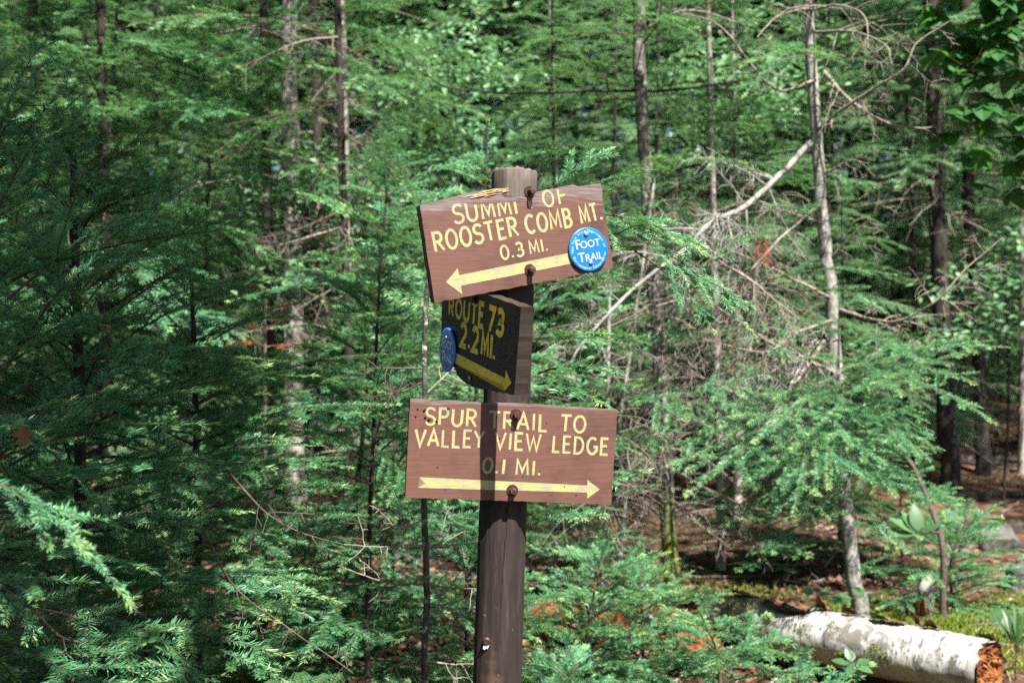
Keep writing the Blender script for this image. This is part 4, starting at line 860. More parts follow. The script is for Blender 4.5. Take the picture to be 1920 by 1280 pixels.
make_proto(504, 10.0, 2.6, 1.8, 'far', 'bark_pale', .10); make_proto(505, 11.0, 1.4, 2.0, 'far', 'bark_dark', .11); make_proto(506, 8.0, .7, 1.8, 'far', 'bark_dark', .08); make_proto(507, 8.0, 2.75, 1.75, 'far', 'bark_dark', .09, .9, .17, (7, 9)); make_proto(508, 9.0, .5, 1.7, 'far', 'bark_dark', .09, .75, .36, (9, 12))
def put(k, x, y, rz, s, label, group):
    root, fresh = PROTO[k]
    if fresh: o = root; PROTO[k][1] = False
    else:
        o = root.copy(); COL.objects.link(o)
        for ch in root.children:
            c = ch.copy(); COL.objects.link(c); c.parent = o
    o.location = (x, y, gzf(x, y) - .05); o.rotation_euler = (0, 0, rz); o.scale = (s, s, s); o['label'] = label; o['group'] = group
def zone(px): return ('far left edge' if px < 200 else 'left thicket' if px < 480 else 'pale left trunk' if px < 700 else 'signpost' if px < 1050 else 'mossy trunk' if px < 1400 else 'tall grey fir' if px < 1700 else 'dark path trunks')
rb = np.random.default_rng(909); placed = []
for row, (D0, D1, n, kinds, Hr) in enumerate([(6.4, 8.0, 14, (0, 2, 2), (2.2, 3.7)), (8.2, 10.8, 20, (0, 2, 1), (3.6, 5.6)), (11.0, 14.2, 24, (7, 4, 7), (5.2, 7.6)), (14.5, 18, 30, (7, 3, 7), (6.5, 10.2))]):
    for i in range(n):
        for _ in range(40):
            px = -150 + 2220 * (i + rb.uniform(.05, .95)) / n; D = rb.uniform(D0, D1); x = (px - 960) / FPX * D
            if (-.9 < x - PATH_X(D) < 1.5 and D < 10.5): continue
            if row == 0 and (440 < px < 720 or 1040 < px < 1560): continue
            if row == 1 and 470 < px < 620: continue
            if all(math.hypot(x - a, D - b) > (.9 if row < 2 else 1.1) for a, b in placed): break
        else: continue
        placed.append((x, D)); k = kinds[int(rb.integers(0, 3))]
        dist = ('near', 'middle', 'distant', 'farthest')[row]
        put(k, x, D, rb.uniform(0, 6.28), rb.uniform(*Hr) / (7.0, 8.5, 5.5, 10.0, 11.0, 8.0, 8.0, 9.0)[k], f'{dist} sunlit background fir standing behind the {zone(px)}', f'{dist} firs behind the {zone(px)}')
for i, px in enumerate((-20, 190, 400, 600, 800, 1010, 1210, 1420, 1620, 1830)):     # the tall dense stand that darkens the depth of the wood
    D = 13.2 + 2.6 * ((i * 7) % 5) / 4; put(6, (px - 960) / FPX * D, D, i * 1.7, 1.75 + .1 * (i % 3), f'tall dense fir of the dark stand rising behind the {zone(px)}', 'tall firs of the dark stand')
# the woods beyond, one mass
def far_woods():
    g = Geo(); rng = np.random.default_rng(31)
    A = []
    for k in range(3):
        q = Geo(); H = 10 + k; crown_sprays(q, np.array([[0, 0, 0], [0, 0, H]]), rng, .8, H, 2.1, 'distant', gap=.36, per=(4, 6), up=(14, -28), shape=.55, full=.75, tint=.02); tube(q, [(0, 0, -.3), (0, 0, H)], [.12, .02], 6, 1); A.append(q.arrays())
    for i in range(30):
        v, f, m, t = A[i % 3]; D = rng.uniform(20, 34); x = rng.uniform(-.62, .62) * D; a = rng.uniform(0, 6.28); s = rng.uniform(.72, 1.12); R_ = np.array([[math.cos(a), -math.sin(a), 0], [math.sin(a), math.cos(a), 0], [0, 0, 1]])
        g.add((v @ R_.T) * s + np.array([x, D, gzf(x, D)]), f, m, t)
    tag(link('distant_woods', g.mesh('distant_woods', [M['far_needle'], M['twig']])), 'distant fir woods', None, None, 'stuff')
far_woods()

# ---------- unseen trees added beside the camera to shade the left thicket and path
for lab, k, x, y, s, rz in (('tall fir added to shade the left thicket, just outside the view', 6, -2.2, .2, 1.0, .3), ('unseen tall fir added to shade the far left, beside the thicket', 6, -3.6, 3.3, 1.05, 1.9), ('unseen tall fir added for shade beside the path on the far right', 4, 6.3, 6.0, .9, .7), 
        ('unseen tall fir added for shade left of the camera side of the trail', 6, -2.7, 1.5, 1.0, 4.1), ('unseen tall fir added for shade further back on the camera side of the trail', 6, -2.6, -.9, 1.0, 5.2)):
    put(k, x, y, rz, s, lab, 'unseen firs added for shade')

# ---------- broadleaf things
def leaf_blade(g, base, d, up, L, W, rng, tint=.5, n=7, curl=.15, lobes=0, mat=0):
    d = nrm(np.asarray(d, float)); s = nrm(np.cross(d, up)); u = np.cross(s, d); ts = np.linspace(0, 1, n)
    w = W / 2 * np.sin(np.pi * ts ** .8) ** .8
    if lobes: w = w * (1 + .38 * np.cos(ts * np.pi * 2 * lobes))
    mid = base + d * (ts * L)[:, None] - u * (curl * L * ts ** 2)[:, None]; lf = .18 * w[:, None] * u
    A = mid - s * w[:, None] + lf; B = mid + s * w[:, None] + lf; V = np.vstack([A, mid, B]); F = []
    for i in range(n - 1): F += [[i, i + n, i + n + 1, i + 1], [i + n, i + 2 * n, i + 2 * n + 1, i + n + 1]]
    g.add(V, F, mat, np.clip(tint + rng.normal(0, .06), 0, 1))
def shade_tree(label, perp, q, z, rad, base, seed, n=2600):
    """unseen broadleaf tree added for its shade; crown centre given across / along the sun's path"""
    az, el = SUN_AZ, SUN_EL; a = (z * math.cos(el) - q) / math.sin(el); c0 = np.array([perp * math.cos(az) + a * math.sin(az), perp * math.sin(az) - a * math.cos(az), z])
    b = np.array([base[0], base[1], gzf(*base)]); root = thing('unseen_shade_tree', label, 'broadleaf tree', b, 0, 'unseen broadleaf trees added for shade'); rng = np.random.default_rng(seed)
    g, P = trunk_geo(np.array([[0, 0, -.1], [0, 0, 1.8], (c0 - b) * .72 + [0, 0, .2], c0 - b + [0, 0, rad[2] * .7]]), .075, .02, rng); link('trunk', g.mesh('trunk', [M['bark_grey']], True), root)
    c = Geo(); cl = nrm(rng.normal(0, 1, (46, 3))) * (rng.random((46, 1)) ** .45); cl = cl * np.array(rad) * .92
    for k in cl: tube(c, smooth_path([c0 - b - [0, 0, rad[2] * .5], (c0 - b) + k * .5, c0 - b + k], 7), np.linspace(.016, .003, 7), 4, 1)
    i = rng.integers(0, 46, n); p = c0 - b + cl[i] + rng.normal(0, .20, (n, 3)) * np.array([.75, .75, .6]); d = nrm(rng.normal(0, 1, (n, 3)) * [1, 1, .5] - [0, 0, .3]); u = nrm(rng.normal(0, .45, (n, 3)) + [0, 0, 1.0]); s_ = nrm(np.cross(d, u)); u = np.cross(s_, d)
    L = rng.uniform(.10, .17, n)[:, None]; W = L * .34; V = np.stack([p, p + d * L * .42 + s_ * W + u * L * .06, p + d * L - u * L * .08, p + d * L * .42 - s_ * W + u * L * .06], 1).reshape(-1, 3)
    c.add(V, np.arange(4 * n).reshape(-1, 4), 0, np.repeat(rng.uniform(.2, .7, n), 4)); link('crown', c.mesh('crown', [M['maple'], M['twig']]), root)
shade_tree('unseen tall broadleaf tree added to shade the left thicket', -.05, 3.3, 5.5, (.74, 1.45, 1.3), (-1.15, -.7), 701, 1300)  # unseen crowns, added and shaped to keep sun off the left firs
shade_tree('unseen tall broadleaf tree added to shade the outer left thicket', -1.25, 3.1, 5.6, (.95, 1.5, 1.2), (-2.3, -.9), 702, 1350)
shade_tree('unseen slender broadleaf tree added for shade, arching forward over the trail', .82, 4.15, 6.2, (.55, .6, .5), (.35, -.9), 704, 1500)
shade_tree('unseen taller broadleaf tree added to shade the back of the left thicket', -.75, 5.6, 8.0, (1.3, 1.3, 1.2), (-3.1, 1.4), 703, 3600)
def leafy(label, name, px, py, D, leaves, seed, matk='broad', hz=None, cat='plant', stem=.02):
    b = at(px, py, D); rng = np.random.default_rng(seed); root = thing(name, label, cat, (b[0], b[1], gzf(b[0], b[1]))); o = np.array(root.location); g = Geo(); sg = Geo()
    top = b - o
    tube(sg, [np.zeros(3), top * .6, top], [.004, .003, .002], 5, 0)
    for (az, el, L, W) in leaves:
        d = np.array([math.cos(R(az)) * math.cos(R(el)), math.sin(R(az)) * math.cos(R(el)), math.sin(R(el))]); tube(sg, [top, top + d * stem], .0014, 4, 0)
        leaf_blade(g, top + d * stem, d, np.array([0, -.5, 1.0]) if abs(el) < 60 else np.array([0, -1.0, .2]), L, W, rng, rng.uniform(.3, .75))
    link('leaf_blades', g.mesh('leaf_blades', [M[matk]], True), root); link('stem', sg.mesh('stem', [M['twig']], True), root); return root
leafy('pale green broadleaf plant with upright leaves beside the dead stem', 'broadleaf_plant', 1722, 1003, 5.35, [(95, 75, .14, .075), (160, 35, .14, .07), (175, 5, .13, .06), (130, 55, .12, .06), (10, 20, .1, .05), (250, 10, .12, .06), (340, 35, .11, .055)], 81)
leafy('small five leaved plant in front of the birch log', 'broadleaf_plant', 1600, 1248, 3.95, [(90, 45, .055, .035), (20, 15, .06, .035), (160, 15, .06, .035), (240, -5, .055, .034), (310, 0, .06, .035), (120, 60, .05, .03)], 82)
leafy('large drooping green leaf plant at the right edge behind the log', 'broadleaf_plant', 1905, 1150, 4.9, [(180, -12, .12, .055), (150, 0, .11, .05), (215, -20, .11, .05), (20, 10, .1, .05)], 83)
leafy('dark single leafed seedling behind the top of the birch log', 'broadleaf_plant', 1605, 1120, 4.85, [(180, -5, .11, .08), (60, 20, .09, .06)], 84)
leafy('grassy green sprout right of the birch log end', 'grass_tuft', 1905, 1215, 4.5, [(a * 33, 45 + (a * 17) % 35, .16, .016) for a in range(11)], 85, cat='plant')
leafy('rosette of bright leaves on the litter behind the log', 'broadleaf_plant', 1530, 1115, 5.3, [(a * 60 + 10, 18, .07, .04) for a in range(6)], 86)
def fern(label, px, py, D, fronds, seed):
    b = at(px, py, D); rng = np.random.default_rng(seed); root = thing('fern', label, 'fern', (b[0], b[1], gzf(b[0], b[1]))); o = np.array(root.location); c0 = b - o
    for (az, L, el) in fronds:
        g = Geo(); d = np.array([math.cos(R(az)) * math.cos(R(el)), math.sin(R(az)) * math.cos(R(el)), math.sin(R(el))]); s = nrm(np.cross(d, [0, 0, 1])); n = 17; P = np.array([c0 + d * L * t + np.array([0, 0, -.30 * L * t * t]) for t in np.linspace(0, 1, n)])
        tube(g, P, np.linspace(.002, .0007, n), 5, 1)
        for i in range(2, n):
            t = i / n; dd = nrm(P[min(i + 1, n - 1)] - P[i - 1]); pl = .40 * L * (1 - t) ** .9 + .012
            for sg in (1, -1):
                pd = nrm(dd * .55 + s * sg); ps = nrm(np.cross(pd, [0, 0, 1])); m = max(3, int(pl / .012))
                for j in range(m):
                    q = P[i] + pd * pl * (j + .3) / m; w = pl * .30 * (1 - j / m) ** .8 + .004
                    for s2 in (1, -1): leaf_blade(g, q, nrm(pd * .6 + ps * s2), np.array([0, -.3, 1.0]), w, w * .42, rng, .55, 4, .1)
        link('frond', g.mesh('frond', [M['fern'], M['twig']]), root)
    tg = Geo(); tube(tg, [np.zeros(3), c0], [.004, .003], 5, 0); link('stem', tg.mesh('stem', [M['twig']]), root)
fern('pale green fern at the bottom edge left of the post', 570, 1340, 2.75, [(160, .16, 50), (60, .15, 55), (110, .15, 60), (15, .20, 38), (175, .15, 25), (30, .19, 50)], 91)
def maple():
    """young maple whose trunk stands just off the right edge"""
    rng = np.random.default_rng(95); b = np.array([2.80, 5.2, 0.0]); b[2] = gzf(b[0], b[1]); root = thing('maple_tree', 'young maple hanging big green leaves into the upper right corner', 'maple tree', b)
    g, P = trunk_geo(np.array([[0, 0, -.1], [.02, 0, 1.8], [-.03, .05, 4.2]]), .026, .009, rng); link('trunk', g.mesh('trunk', [M['bark_grey']], True), root)
    c = Geo()
    for z, L, az, el, nl in ((2.35, .6, 180, 8, 18), (2.6, .75, 195, 8, 22), (2.85, .85, 170, 5, 26), (3.05, .8, 200, 8, 24), (3.3, .8, 180, 12, 24), (2.9, .6, 150, 5, 20), (3.5, .7, 175, 20, 20), (2.6, .5, 90, 10, 16), (3.1, .6, 60, 15, 16), (2.2, .4, 120, 10, 12), (3.1, .5, 270, 15, 14)):
        d = np.array([math.cos(R(az)) * math.cos(R(el)), math.sin(R(az)) * math.cos(R(el)), math.sin(R(el))]); p = trunk_at(P, z); Q = [p, p + d * L * .5, p + d * L + (0, 0, -.05)]; tube(c, smooth_path(Q, 8), np.linspace(.006, .002, 8), 5, 1)
        for i in range(nl):
            t = rng.uniform(.35, 1.0); q = p + d * L * t + rng.normal(0, .12, 3); a = rng.uniform(0, 6.28); dd = np.array([math.cos(a), math.sin(a), rng.uniform(-.9, -.1)]); tube(c, [p + d * L * t, q], .001, 3, 1, cap=False)
            sz = rng.uniform(.10, .17); up = nrm(np.array([rng.normal(0, .3), -.3, 1.0])); sd = nrm(np.cross(nrm(dd), up))
            for ang, ls, ws in ((0, 1, .62), (42, .82, .5), (-42, .82, .5), (85, .5, .4), (-85, .5, .4)):
                leaf_blade(c, q, nrm(nrm(dd) * math.cos(R(ang)) + sd * math.sin(R(ang))), up, sz * ls, sz * ws, rng, .5, 6, .12, 0)
    link('crown', c.mesh('crown', [M['maple'], M['twig']]), root)
maple()
def bush(label, px, py, D, r, n, seed):
    b = at(px, py, D); zb = gzf(b[0], b[1]); rng = np.random.default_rng(seed); root = thing('broadleaf_sapling', label, 'sapling', (b[0], b[1], zb)); top = b[2] - zb
    g, P = trunk_geo(np.array([[0, 0, -.1], [.05, 0, top * .6], [0, 0, top + r * .6]]), .014, .004, rng, 6); c = Geo(); cl = nrm(rng.normal(0, 1, (22, 3))) * rng.uniform(.4, 1, (22, 1)) * r
    for k in cl: tube(g, smooth_path([trunk_at(P, max(.2, top + k[2] - r * .4)), np.array([0, 0, top]) + k * [.6, .6, .9], np.array([0, 0, top]) + k], 6), np.linspace(.006, .0015, 6), 4)
    link('trunk', g.mesh('trunk', [M['bark_dark']], True), root)
    i = rng.integers(0, 22, n); p = np.array([0, 0, top]) + cl[i] + rng.normal(0, r * .22, (n, 3)) * [1, 1, .5]; d = nrm(rng.normal(0, 1, (n, 3)) * [1, 1, .3] - [0, 0, .35]); u = nrm(rng.normal(0, .3, (n, 3)) + [0, -.25, 1.0]); s_ = nrm(np.cross(d, u)); u = np.cross(s_, d)
    L = rng.uniform(.05, .09, n)[:, None]; W = L * .32; V = np.stack([p, p + d * L * .42 + s_ * W + u * L * .06, p + d * L - u * L * .1, p + d * L * .42 - s_ * W + u * L * .06], 1).reshape(-1, 3)
    c.add(V, np.arange(4 * n).reshape(-1, 4), 0, np.repeat(np.clip(rng.normal(.6, .2, n), 0, 1), 4)); link('crown', c.mesh('crown', [M['bush']]), root)
for a in (('pale green leafy sapling in front of the pale left trunk', 575, 430, 7.0, .55, 900, 801), ('tall yellow green leafy sapling above the signpost', 850, 180, 8.6, .8, 1100, 803), 
          ('light leafy sapling high right of the mossy trunk', 1370, 180, 8.2, .7, 900, 805), ('leafy sapling catching sun near the path trunks', 1880, 560, 9.0, .6, 600, 806)): bush(*a)

# ---------- the birch log
def birch_mat():
    m = NT('birch_bark'); tc = m.n('ShaderNodeTexCoord'); v = tc.outputs['Generated']
    mp = m.n('ShaderNodeMapping'); m.l(tc.outputs['Object'], mp.inputs[0]); mp.inputs['Scale'].default_value = (26, 3.2, 3.2); L = mp.outputs[0]
    n1 = m.noise(L, 3.2, 5, 0.6); v2 = m.coords(); n2 = m.noise(v2, 9, 5, .65); n3 = m.noise(v2, 30, 5, .7)
    col = m.ramp(n1, [(.28, (.13, .12, .11)), (.43, (.34, .325, .315)), (.66, (.50, .49, .48))])
    lent = m.ramp(n1, [(.53, 0.0), (.565, 1.0)]); col = m.mix(m.math('MULTIPLY', lent, m.ramp(n3, [(.40, 0.0), (.5, .9)])), col, (.06, .05, .045))
    col = m.mix(m.ramp(n2, [(.51, 0.0), (.58, .8)]), col, (.11, .10, .075))
    sp = m.n('ShaderNodeSeparateXYZ'); m.l(tc.outputs['Object'], sp.inputs[0])
    lowr = m.n('ShaderNodeMapRange'); m.l(m.math('ADD', sp.outputs[2], m.math('MULTIPLY', m.math('SUBTRACT', n2, .5), .12)), lowr.inputs[0]); lowr.inputs[1].default_value = -.035; lowr.inputs[2].default_value = .0; lowr.inputs[3].default_value = .8; lowr.inputs[4].default_value = 0
    col = m.mix(lowr.outputs[0], col, (.34, .30, .14))
    endr = m.n('ShaderNodeMapRange'); m.l(m.math('ADD', sp.outputs[0], m.math('MULTIPLY', m.math('SUBTRACT', n2, .5), .3)), endr.inputs[0]); endr.inputs[1].default_value = -.37; endr.inputs[2].default_value = -.27; endr.inputs[3].default_value = .85; endr.inputs[4].default_value = 0
    col = m.mix(endr.outputs[0], col, m.ramp(n3, [(.35, (.05, .04, .03)), (.55, (.20, .16, .10)), (.7, (.36, .33, .26))]))
    m.bump(m.mix(.5, n1, n3), .5, .006); return m.done(col, .55, .35)
M['birch'] = birch_mat(); M['inner_bark'] = bark('inner_bark', (.05, .022, .014), (.14, .065, .042), (.24, .13, .09), 22, .6, .5)
def birch_log():
    pr, plf = at(1857, 1257, 4.20), at(1335, 1150, 5.2); ax = pr - plf; L = np.linalg.norm(ax); ax /= L; mid = (pr + plf) / 2; rng = np.random.default_rng(64)
    root = thing('birch_log', 'fallen white birch log with peeling bark and rotten orange end', 'log', mid); root.rotation_mode = 'QUATERNION'; root.rotation_quaternion = Vector(ax).to_track_quat('X', 'Z')
    n, k = 90, 56; xs = np.linspace(-L / 2, L / 2, n); th = np.arange(k) / k * 2 * np.pi; X, T = np.meshgrid(xs, th, indexing='ij')
    r = .118 + .010 * (xs / L)[:, None] + .005 * np.sin(2 * T + 1 + X * 2) + .004 * np.sin(3 * T + X * 9) + .0018 * np.sin(X * 90 + 3 * np.sin(T * 2)) + .0012 * rng.standard_normal((n, k))
    # torn, ragged ends and a rotted hollow on top near the left
    jag = .012 * np.sin(5 * T[-1] + 1) + .010 * rng.standard_normal(k) ; Xo = X.copy(); Xo[-1] += jag * .5; Xo[-2] += jag * .25; Xo[0] += .06 * np.sin(2 * T[0]) + .03 * rng.standard_normal(k)
    hole = np.exp(-(((X + .22) / .12) ** 2 + ((T - 1.75) / .45) ** 2)); r = r - .055 * np.clip(hole * 1.6 - .5, 0, 1)
    V = np.stack([Xo, r * np.cos(T), r * np.sin(T)], -1).reshape(-1, 3)
    i, j = np.meshgrid(np.arange(n - 1), np.arange(k), indexing='ij'); F = np.stack([i * k + j, i * k + (j + 1) % k, (i + 1) * k + (j + 1) % k, (i + 1) * k + j], -1).reshape(-1, 4)
    hm = hole.reshape(n, k)[:-1].ravel() > .55; g = Geo(); g.add(V, F, np.where(hm, 1, 0)); link('bark', g.mesh('bark', [M['birch'], M['inner_bark']], True), root)
    # rotten core at the right end, set back inside the bark
    for sgn, mat, name in ((1, 'orange_rot', 'rotten_end'), (-1, 'rot', 'rotten_heart')):
        c = Geo(); m_ = 26; rs = np.linspace(0, .118, m_)[:, None] * np.ones(k); TT = np.broadcast_to(th, (m_, k)); y, z = rs * np.cos(TT), rs * np.sin(TT)
        dep = .018 + .035 * np.exp(-(((y - .01) / .05) ** 2 + ((z - .00) / .03) ** 2)) + .010 * np.sin(y * 95 + 4 * np.sin(z * 60)) + .008 * np.sin(z * 130 + y * 40) + .006 * rng.standard_normal((m_, k)); dep[-1] = .0
        VV = np.stack([sgn * (L / 2 - dep), y, z], -1).reshape(-1, 3); i, j = np.meshgrid(np.arange(m_ - 1), np.arange(k), indexing='ij')
        c.add(VV, np.stack([i * k + j, i * k + (j + 1) % k, (i + 1) * k + (j + 1) % k, (i + 1) * k + j], -1).reshape(-1, 4))
        if sgn > 0:
            for _ in range(40):
                a = rng.uniform(0, 6.28); q = rng.uniform(.02, .105); y0, z0 = q * math.cos(a), q * math.sin(a); ln = rng.uniform(.01, .04); dy, dz = rng.normal(0, .018, 2)
                tube(c, [(L / 2 - .04, y0, z0), (L / 2 - .03 + ln * .7, y0 + dy * .6, z0 + dz * .6), (L / 2 - .03 + ln, y0 + dy, z0 + dz)], [.007, .005, .001], 4, 0)
        link(name, c.mesh(name, [M[mat]], True), root)
    # curling flaps of bark along the torn upper edge
    for (x0, x1, a0, a1, lift) in ((-.36, -.12, 1.35, 2.2, .055), (.17, .33, 1.3, 1.9, .03), (-.10, -.04, 1.2, 1.7, .05), (.03, .10, 1.2, 1.65, .045), (-.55, -.42, 1.1, 1.9, .03), (.40, .47, 1.3, 1.7, .03), (.36, .39, 1.2, 1.6, .05)):
        f = Geo(); nx, na = 16, 10; us = np.linspace(x0, x1, nx); as_ = np.linspace(0, 1, na); U, A = np.meshgrid(us, as_, indexing='ij'); edge = np.sin((U - x0) / (x1 - x0) * np.pi) ** .5
        ang = a0 + (a1 - a0) * A * (.75 + .25 * edge); rr = .119 + .010 * U / L + .004 + lift * A ** 1.6 * edge * (1 + .35 * np.sin(U * 60)) + .002 * rng.standard_normal(U.shape)
        Vf = np.stack([U + .01 * A * rng.standard_normal(U.shape) * .4, rr * np.cos(ang), rr * np.sin(ang)], -1).reshape(-1, 3); i, j = np.meshgrid(np.arange(nx - 1), np.arange(na - 1), indexing='ij')
        f.add(Vf, np.stack([i * na + j, i * na + j + 1, (i + 1) * na + j + 1, (i + 1) * na + j], -1).reshape(-1, 4)); link('bark_flap', f.mesh('bark_flap', [M['inner_bark']], True), root)
    # small clumps of moss and lichen on the bark
    for x, a, s in ((.05, 2.4, .018), (.25, 3.0, .018), (.30, 3.15, .012), (-.10, 2.9, .02), (-.45, 2.3, .03), (-.5, 2.8, .025), (.1, 3.4, .015), (-.28, 2.6, .014)):
        q = Geo(); rq = .118 + .01 * x / L
        for _ in range(160):
            xx, aa = x + rng.normal(0, s), a + rng.normal(0, s / .12); p = np.array([xx, rq * math.cos(aa), rq * math.sin(aa)]); o_ = nrm(np.array([rng.normal(0, .4), math.cos(aa), math.sin(aa)]) + rng.normal(0, .4, 3)); w = rng.normal(0, 1, 3); w = nrm(np.cross(o_, w)) * .002
            q.add([p - w, p + w, p + w * .4 + o_ * .009, p - w * .4 + o_ * .009], [[0, 1, 2, 3]], 0, rng.uniform(.2, .8))
        link('moss_patch', q.mesh('moss_patch', [M['moss']]), root)
birch_log()
def rotten_log(label, p0, p1, r, seed, matk='rot', flat=.75):
    p0, p1 = np.asarray(p0), np.asarray(p1); mid = (p0 + p1) / 2; rng = np.random.default_rng(seed); root = None; n, k = 50, 26; g = Geo(); t = np.linspace(0, 1, n); th = np.arange(k) / k * 6.2832; T, A = np.meshgrid(t, th, indexing='ij')
    ax = nrm(p1 - p0); sd = nrm(np.cross(ax, [0, 0, 1])); up = np.cross(sd, ax); rr = r * (1 + .16 * np.sin(3 * A + 7 * T) + .10 * np.sin(7 * A + 15 * T) + .05 * rng.standard_normal((n, k))) * (np.clip(np.minimum(T, 1 - T) * 14, .25, 1))
    V = (p0 - mid) + T[..., None] * (p1 - p0) + rr[..., None] * (np.cos(A)[..., None] * sd + flat * np.sin(A)[..., None] * up); i, j = np.meshgrid(np.arange(n - 1), np.arange(k), indexing='ij')
    g.add(V.reshape(-1, 3), np.stack([i * k + j, i * k + (j + 1) % k, (i + 1) * k + (j + 1) % k, (i + 1) * k + j], -1).reshape(-1, 4))
    o = link('rotten_log', g.mesh('rotten_log', [M[matk]], True)); o.location = mid; tag(o, label, 'log'); return o
def gp(px, py, D, dz=0): p = at(px, py, D); p[2] = gzf(p[0], p[1]) + dz; return p
rotten_log('crumbling red rotten log lying behind the low firs', gp(985, 1100, 5.1, .10), gp(1330, 1150, 5.15, .08), .13, 7)
rotten_log('small red rotten chunk beside the left end of the birch log', gp(1270, 1160, 4.75, .09), gp(1345, 1175, 4.8, .09), .10, 8)
rotten_log('thin pale broken stick lying over the red log', gp(1170, 1100, 4.9, .21), gp(1225, 1100, 4.85, .22), .02, 9, 'bark_pale')
def stump():
    b = gp(1715, 1090, 5.55); root = thing('rotten_stump', 'jagged rotten stump with orange broken heart above the moss', 'stump', b); rng = np.random.default_rng(12)
    g = Geo(); k = 24; th = np.arange(k) / k * 6.2832; n = 12; V = []
    top = .13 + .09 * np.sin(th * 1 + 2.6) + .03 * np.sin(3 * th) + .02 * rng.standard_normal(k)
    for i in range(n): t = i / (n - 1); V.append(np.stack([(.085 - .025 * t + .03 * (1 - t) ** 3) * np.cos(th) * (1 + .06 * rng.standard_normal(k)) + .04 * t, (.085 - .02 * t) * np.sin(th), -.05 + t * (top + .05)], -1))
    for i in range(6): t = i / 5; V.append(np.stack([(.055 - .05 * t) * np.cos(th) + .04, (.055 - .05 * t) * np.sin(th), top * (1 - .5 * t) - .03 * t + .01 * rng.standard_normal(k)], -1))
    V = np.array(V); m_ = len(V); i, j = np.meshgrid(np.arange(m_ - 1), np.arange(k), indexing='ij'); F = np.stack([i * k + j, i * k + (j + 1) % k, (i + 1) * k + (j + 1) % k, (i + 1) * k + j], -1).reshape(-1, 4)
    g.add(V.reshape(-1, 3), F[: (n - 1) * k]); link('shell', g.mesh('shell', [M['bark_grey']], True), root); h = Geo(); h.add(V.reshape(-1, 3), F[(n - 1) * k:])
    for _ in range(18): x, y = rng.normal(.02, .03, 2); tube(h, [(x - .03, y - .075, -.02), (x - .035, y - .095, .05), (x - .03, y - .09, .07 + rng.uniform(.02, .08))], [.024, .018, .003], 6, 0)
    link('heartwood', h.mesh('heartwood', [M['orange_rot']], True), root)
stump()
# roots, sticks and stones on the path
for lab, a, b, r in (('dark root crossing the far end of the path', (1760, 905, 11), (1935, 895, 11), .07), ('dark root step in the middle of the path', (1740, 945, 9.2), (1940, 930, 9.4), .07), ('slanting dark root low on the path at the right edge', (1840, 985, 8.0), (1950, 945, 8.5), .07), ('short dark root on the near path behind the plant', (1760, 975, 8.3), (1850, 975, 8.4), .05), ('black rotting log across the path foot', (1830, 1020, 7.3), (1960, 1035, 7.2), .09)):
    rotten_log(lab, gp(*a, .02), gp(*b, .02), r, int(r * 1000) + a[0], 'bark_dark')
def rock(label, px, py, D, s, seed):
    b = gp(px, py, D); bm = bmesh.new(); bmesh.ops.create_icosphere(bm, subdivisions=4, radius=1); rng = np.random.default_rng(seed); ph = rng.uniform(0, 6, 6)
    for v in bm.verts:
        c = v.co; f = 1 + .14 * math.sin(3 * c.x + ph[0]) * math.sin(2.5 * c.y + ph[1]) + .10 * math.sin(5 * c.z + ph[2] + 2 * c.x) + .04 * math.sin(11 * c.x + ph[3]) * math.sin(9 * c.y + ph[4]); v.co = Vector((c.x * s[0], c.y * s[1], c.z * s[2])) * f
    o = bm_obj('rock', bm, M['rock'], None, True); o.location = (b[0], b[1], b[2] + s[2] * .25); tag(o, label, 'rock')
rock('rounded pale rock in the middle of the path', 1862, 985, 7.9, (.17, .14, .12), 1); rock('grey stone at the right edge of the mossy mound', 1915, 1090, 6.0, (.10, .10, .12), 2); rock('flat grey stone behind the broadleaf plant', 1785, 1005, 7.0, (.11, .09, .05), 3)
rock('pale stone half buried in the litter behind the bare sapling', 850, 1060, 7.2, (.45, .3, .16), 4)
# caught oak leaf, red dead spray, long bare sticks on the left
def oak_leaf():
    rng = np.random.default_rng(3); b = at(42, 797, 2.3); g = Geo(); leaf_blade(g, np.zeros(3), np.array([.1, 0, -1.0]), np.array([.2, -1.0, .1]), -0.046 * -1, .036, rng, .55, 16, .12, 2.6); o = link('oak_leaf', g.mesh('oak_leaf', [M['dry_leaf']])); o.location = b; tag(o, 'brown dead oak leaf caught in the left fir', 'leaf')
oak_leaf()
c = Geo(); rng = np.random.default_rng(6); b0 = gp(500, 800, 5.6); rt = thing('dead_fir', 'small dead fir with rust red needles behind the left firs', 'dead fir', b0); o3 = np.array(rt.location)
g, P = trunk_geo(np.array([o3 * 0 + (0, 0, -.1), at(497, 660, 5.6) - o3, at(500, 560, 5.6) - o3]), .012, .005, rng); link('trunk', g.mesh('trunk', [M['dead_dark']], True), rt)
for a in ((490, 610, 5.6, 525, 568, 5.5), (480, 630, 5.6, 465, 600, 5.5), (500, 620, 5.6, 535, 590, 5.5), (500, 650, 5.6, 560, 650, 5.5), (500, 650, 5.6, 440, 640, 5.4)): add_spray(c, at(*a[:3]) - o3, at(*a[3:]) - o3, 'near', 2, rng, None, .8)
link('dead_needles', c.mesh('dead_needles', [M['red_needle'], M['dead_twig']]), rt)
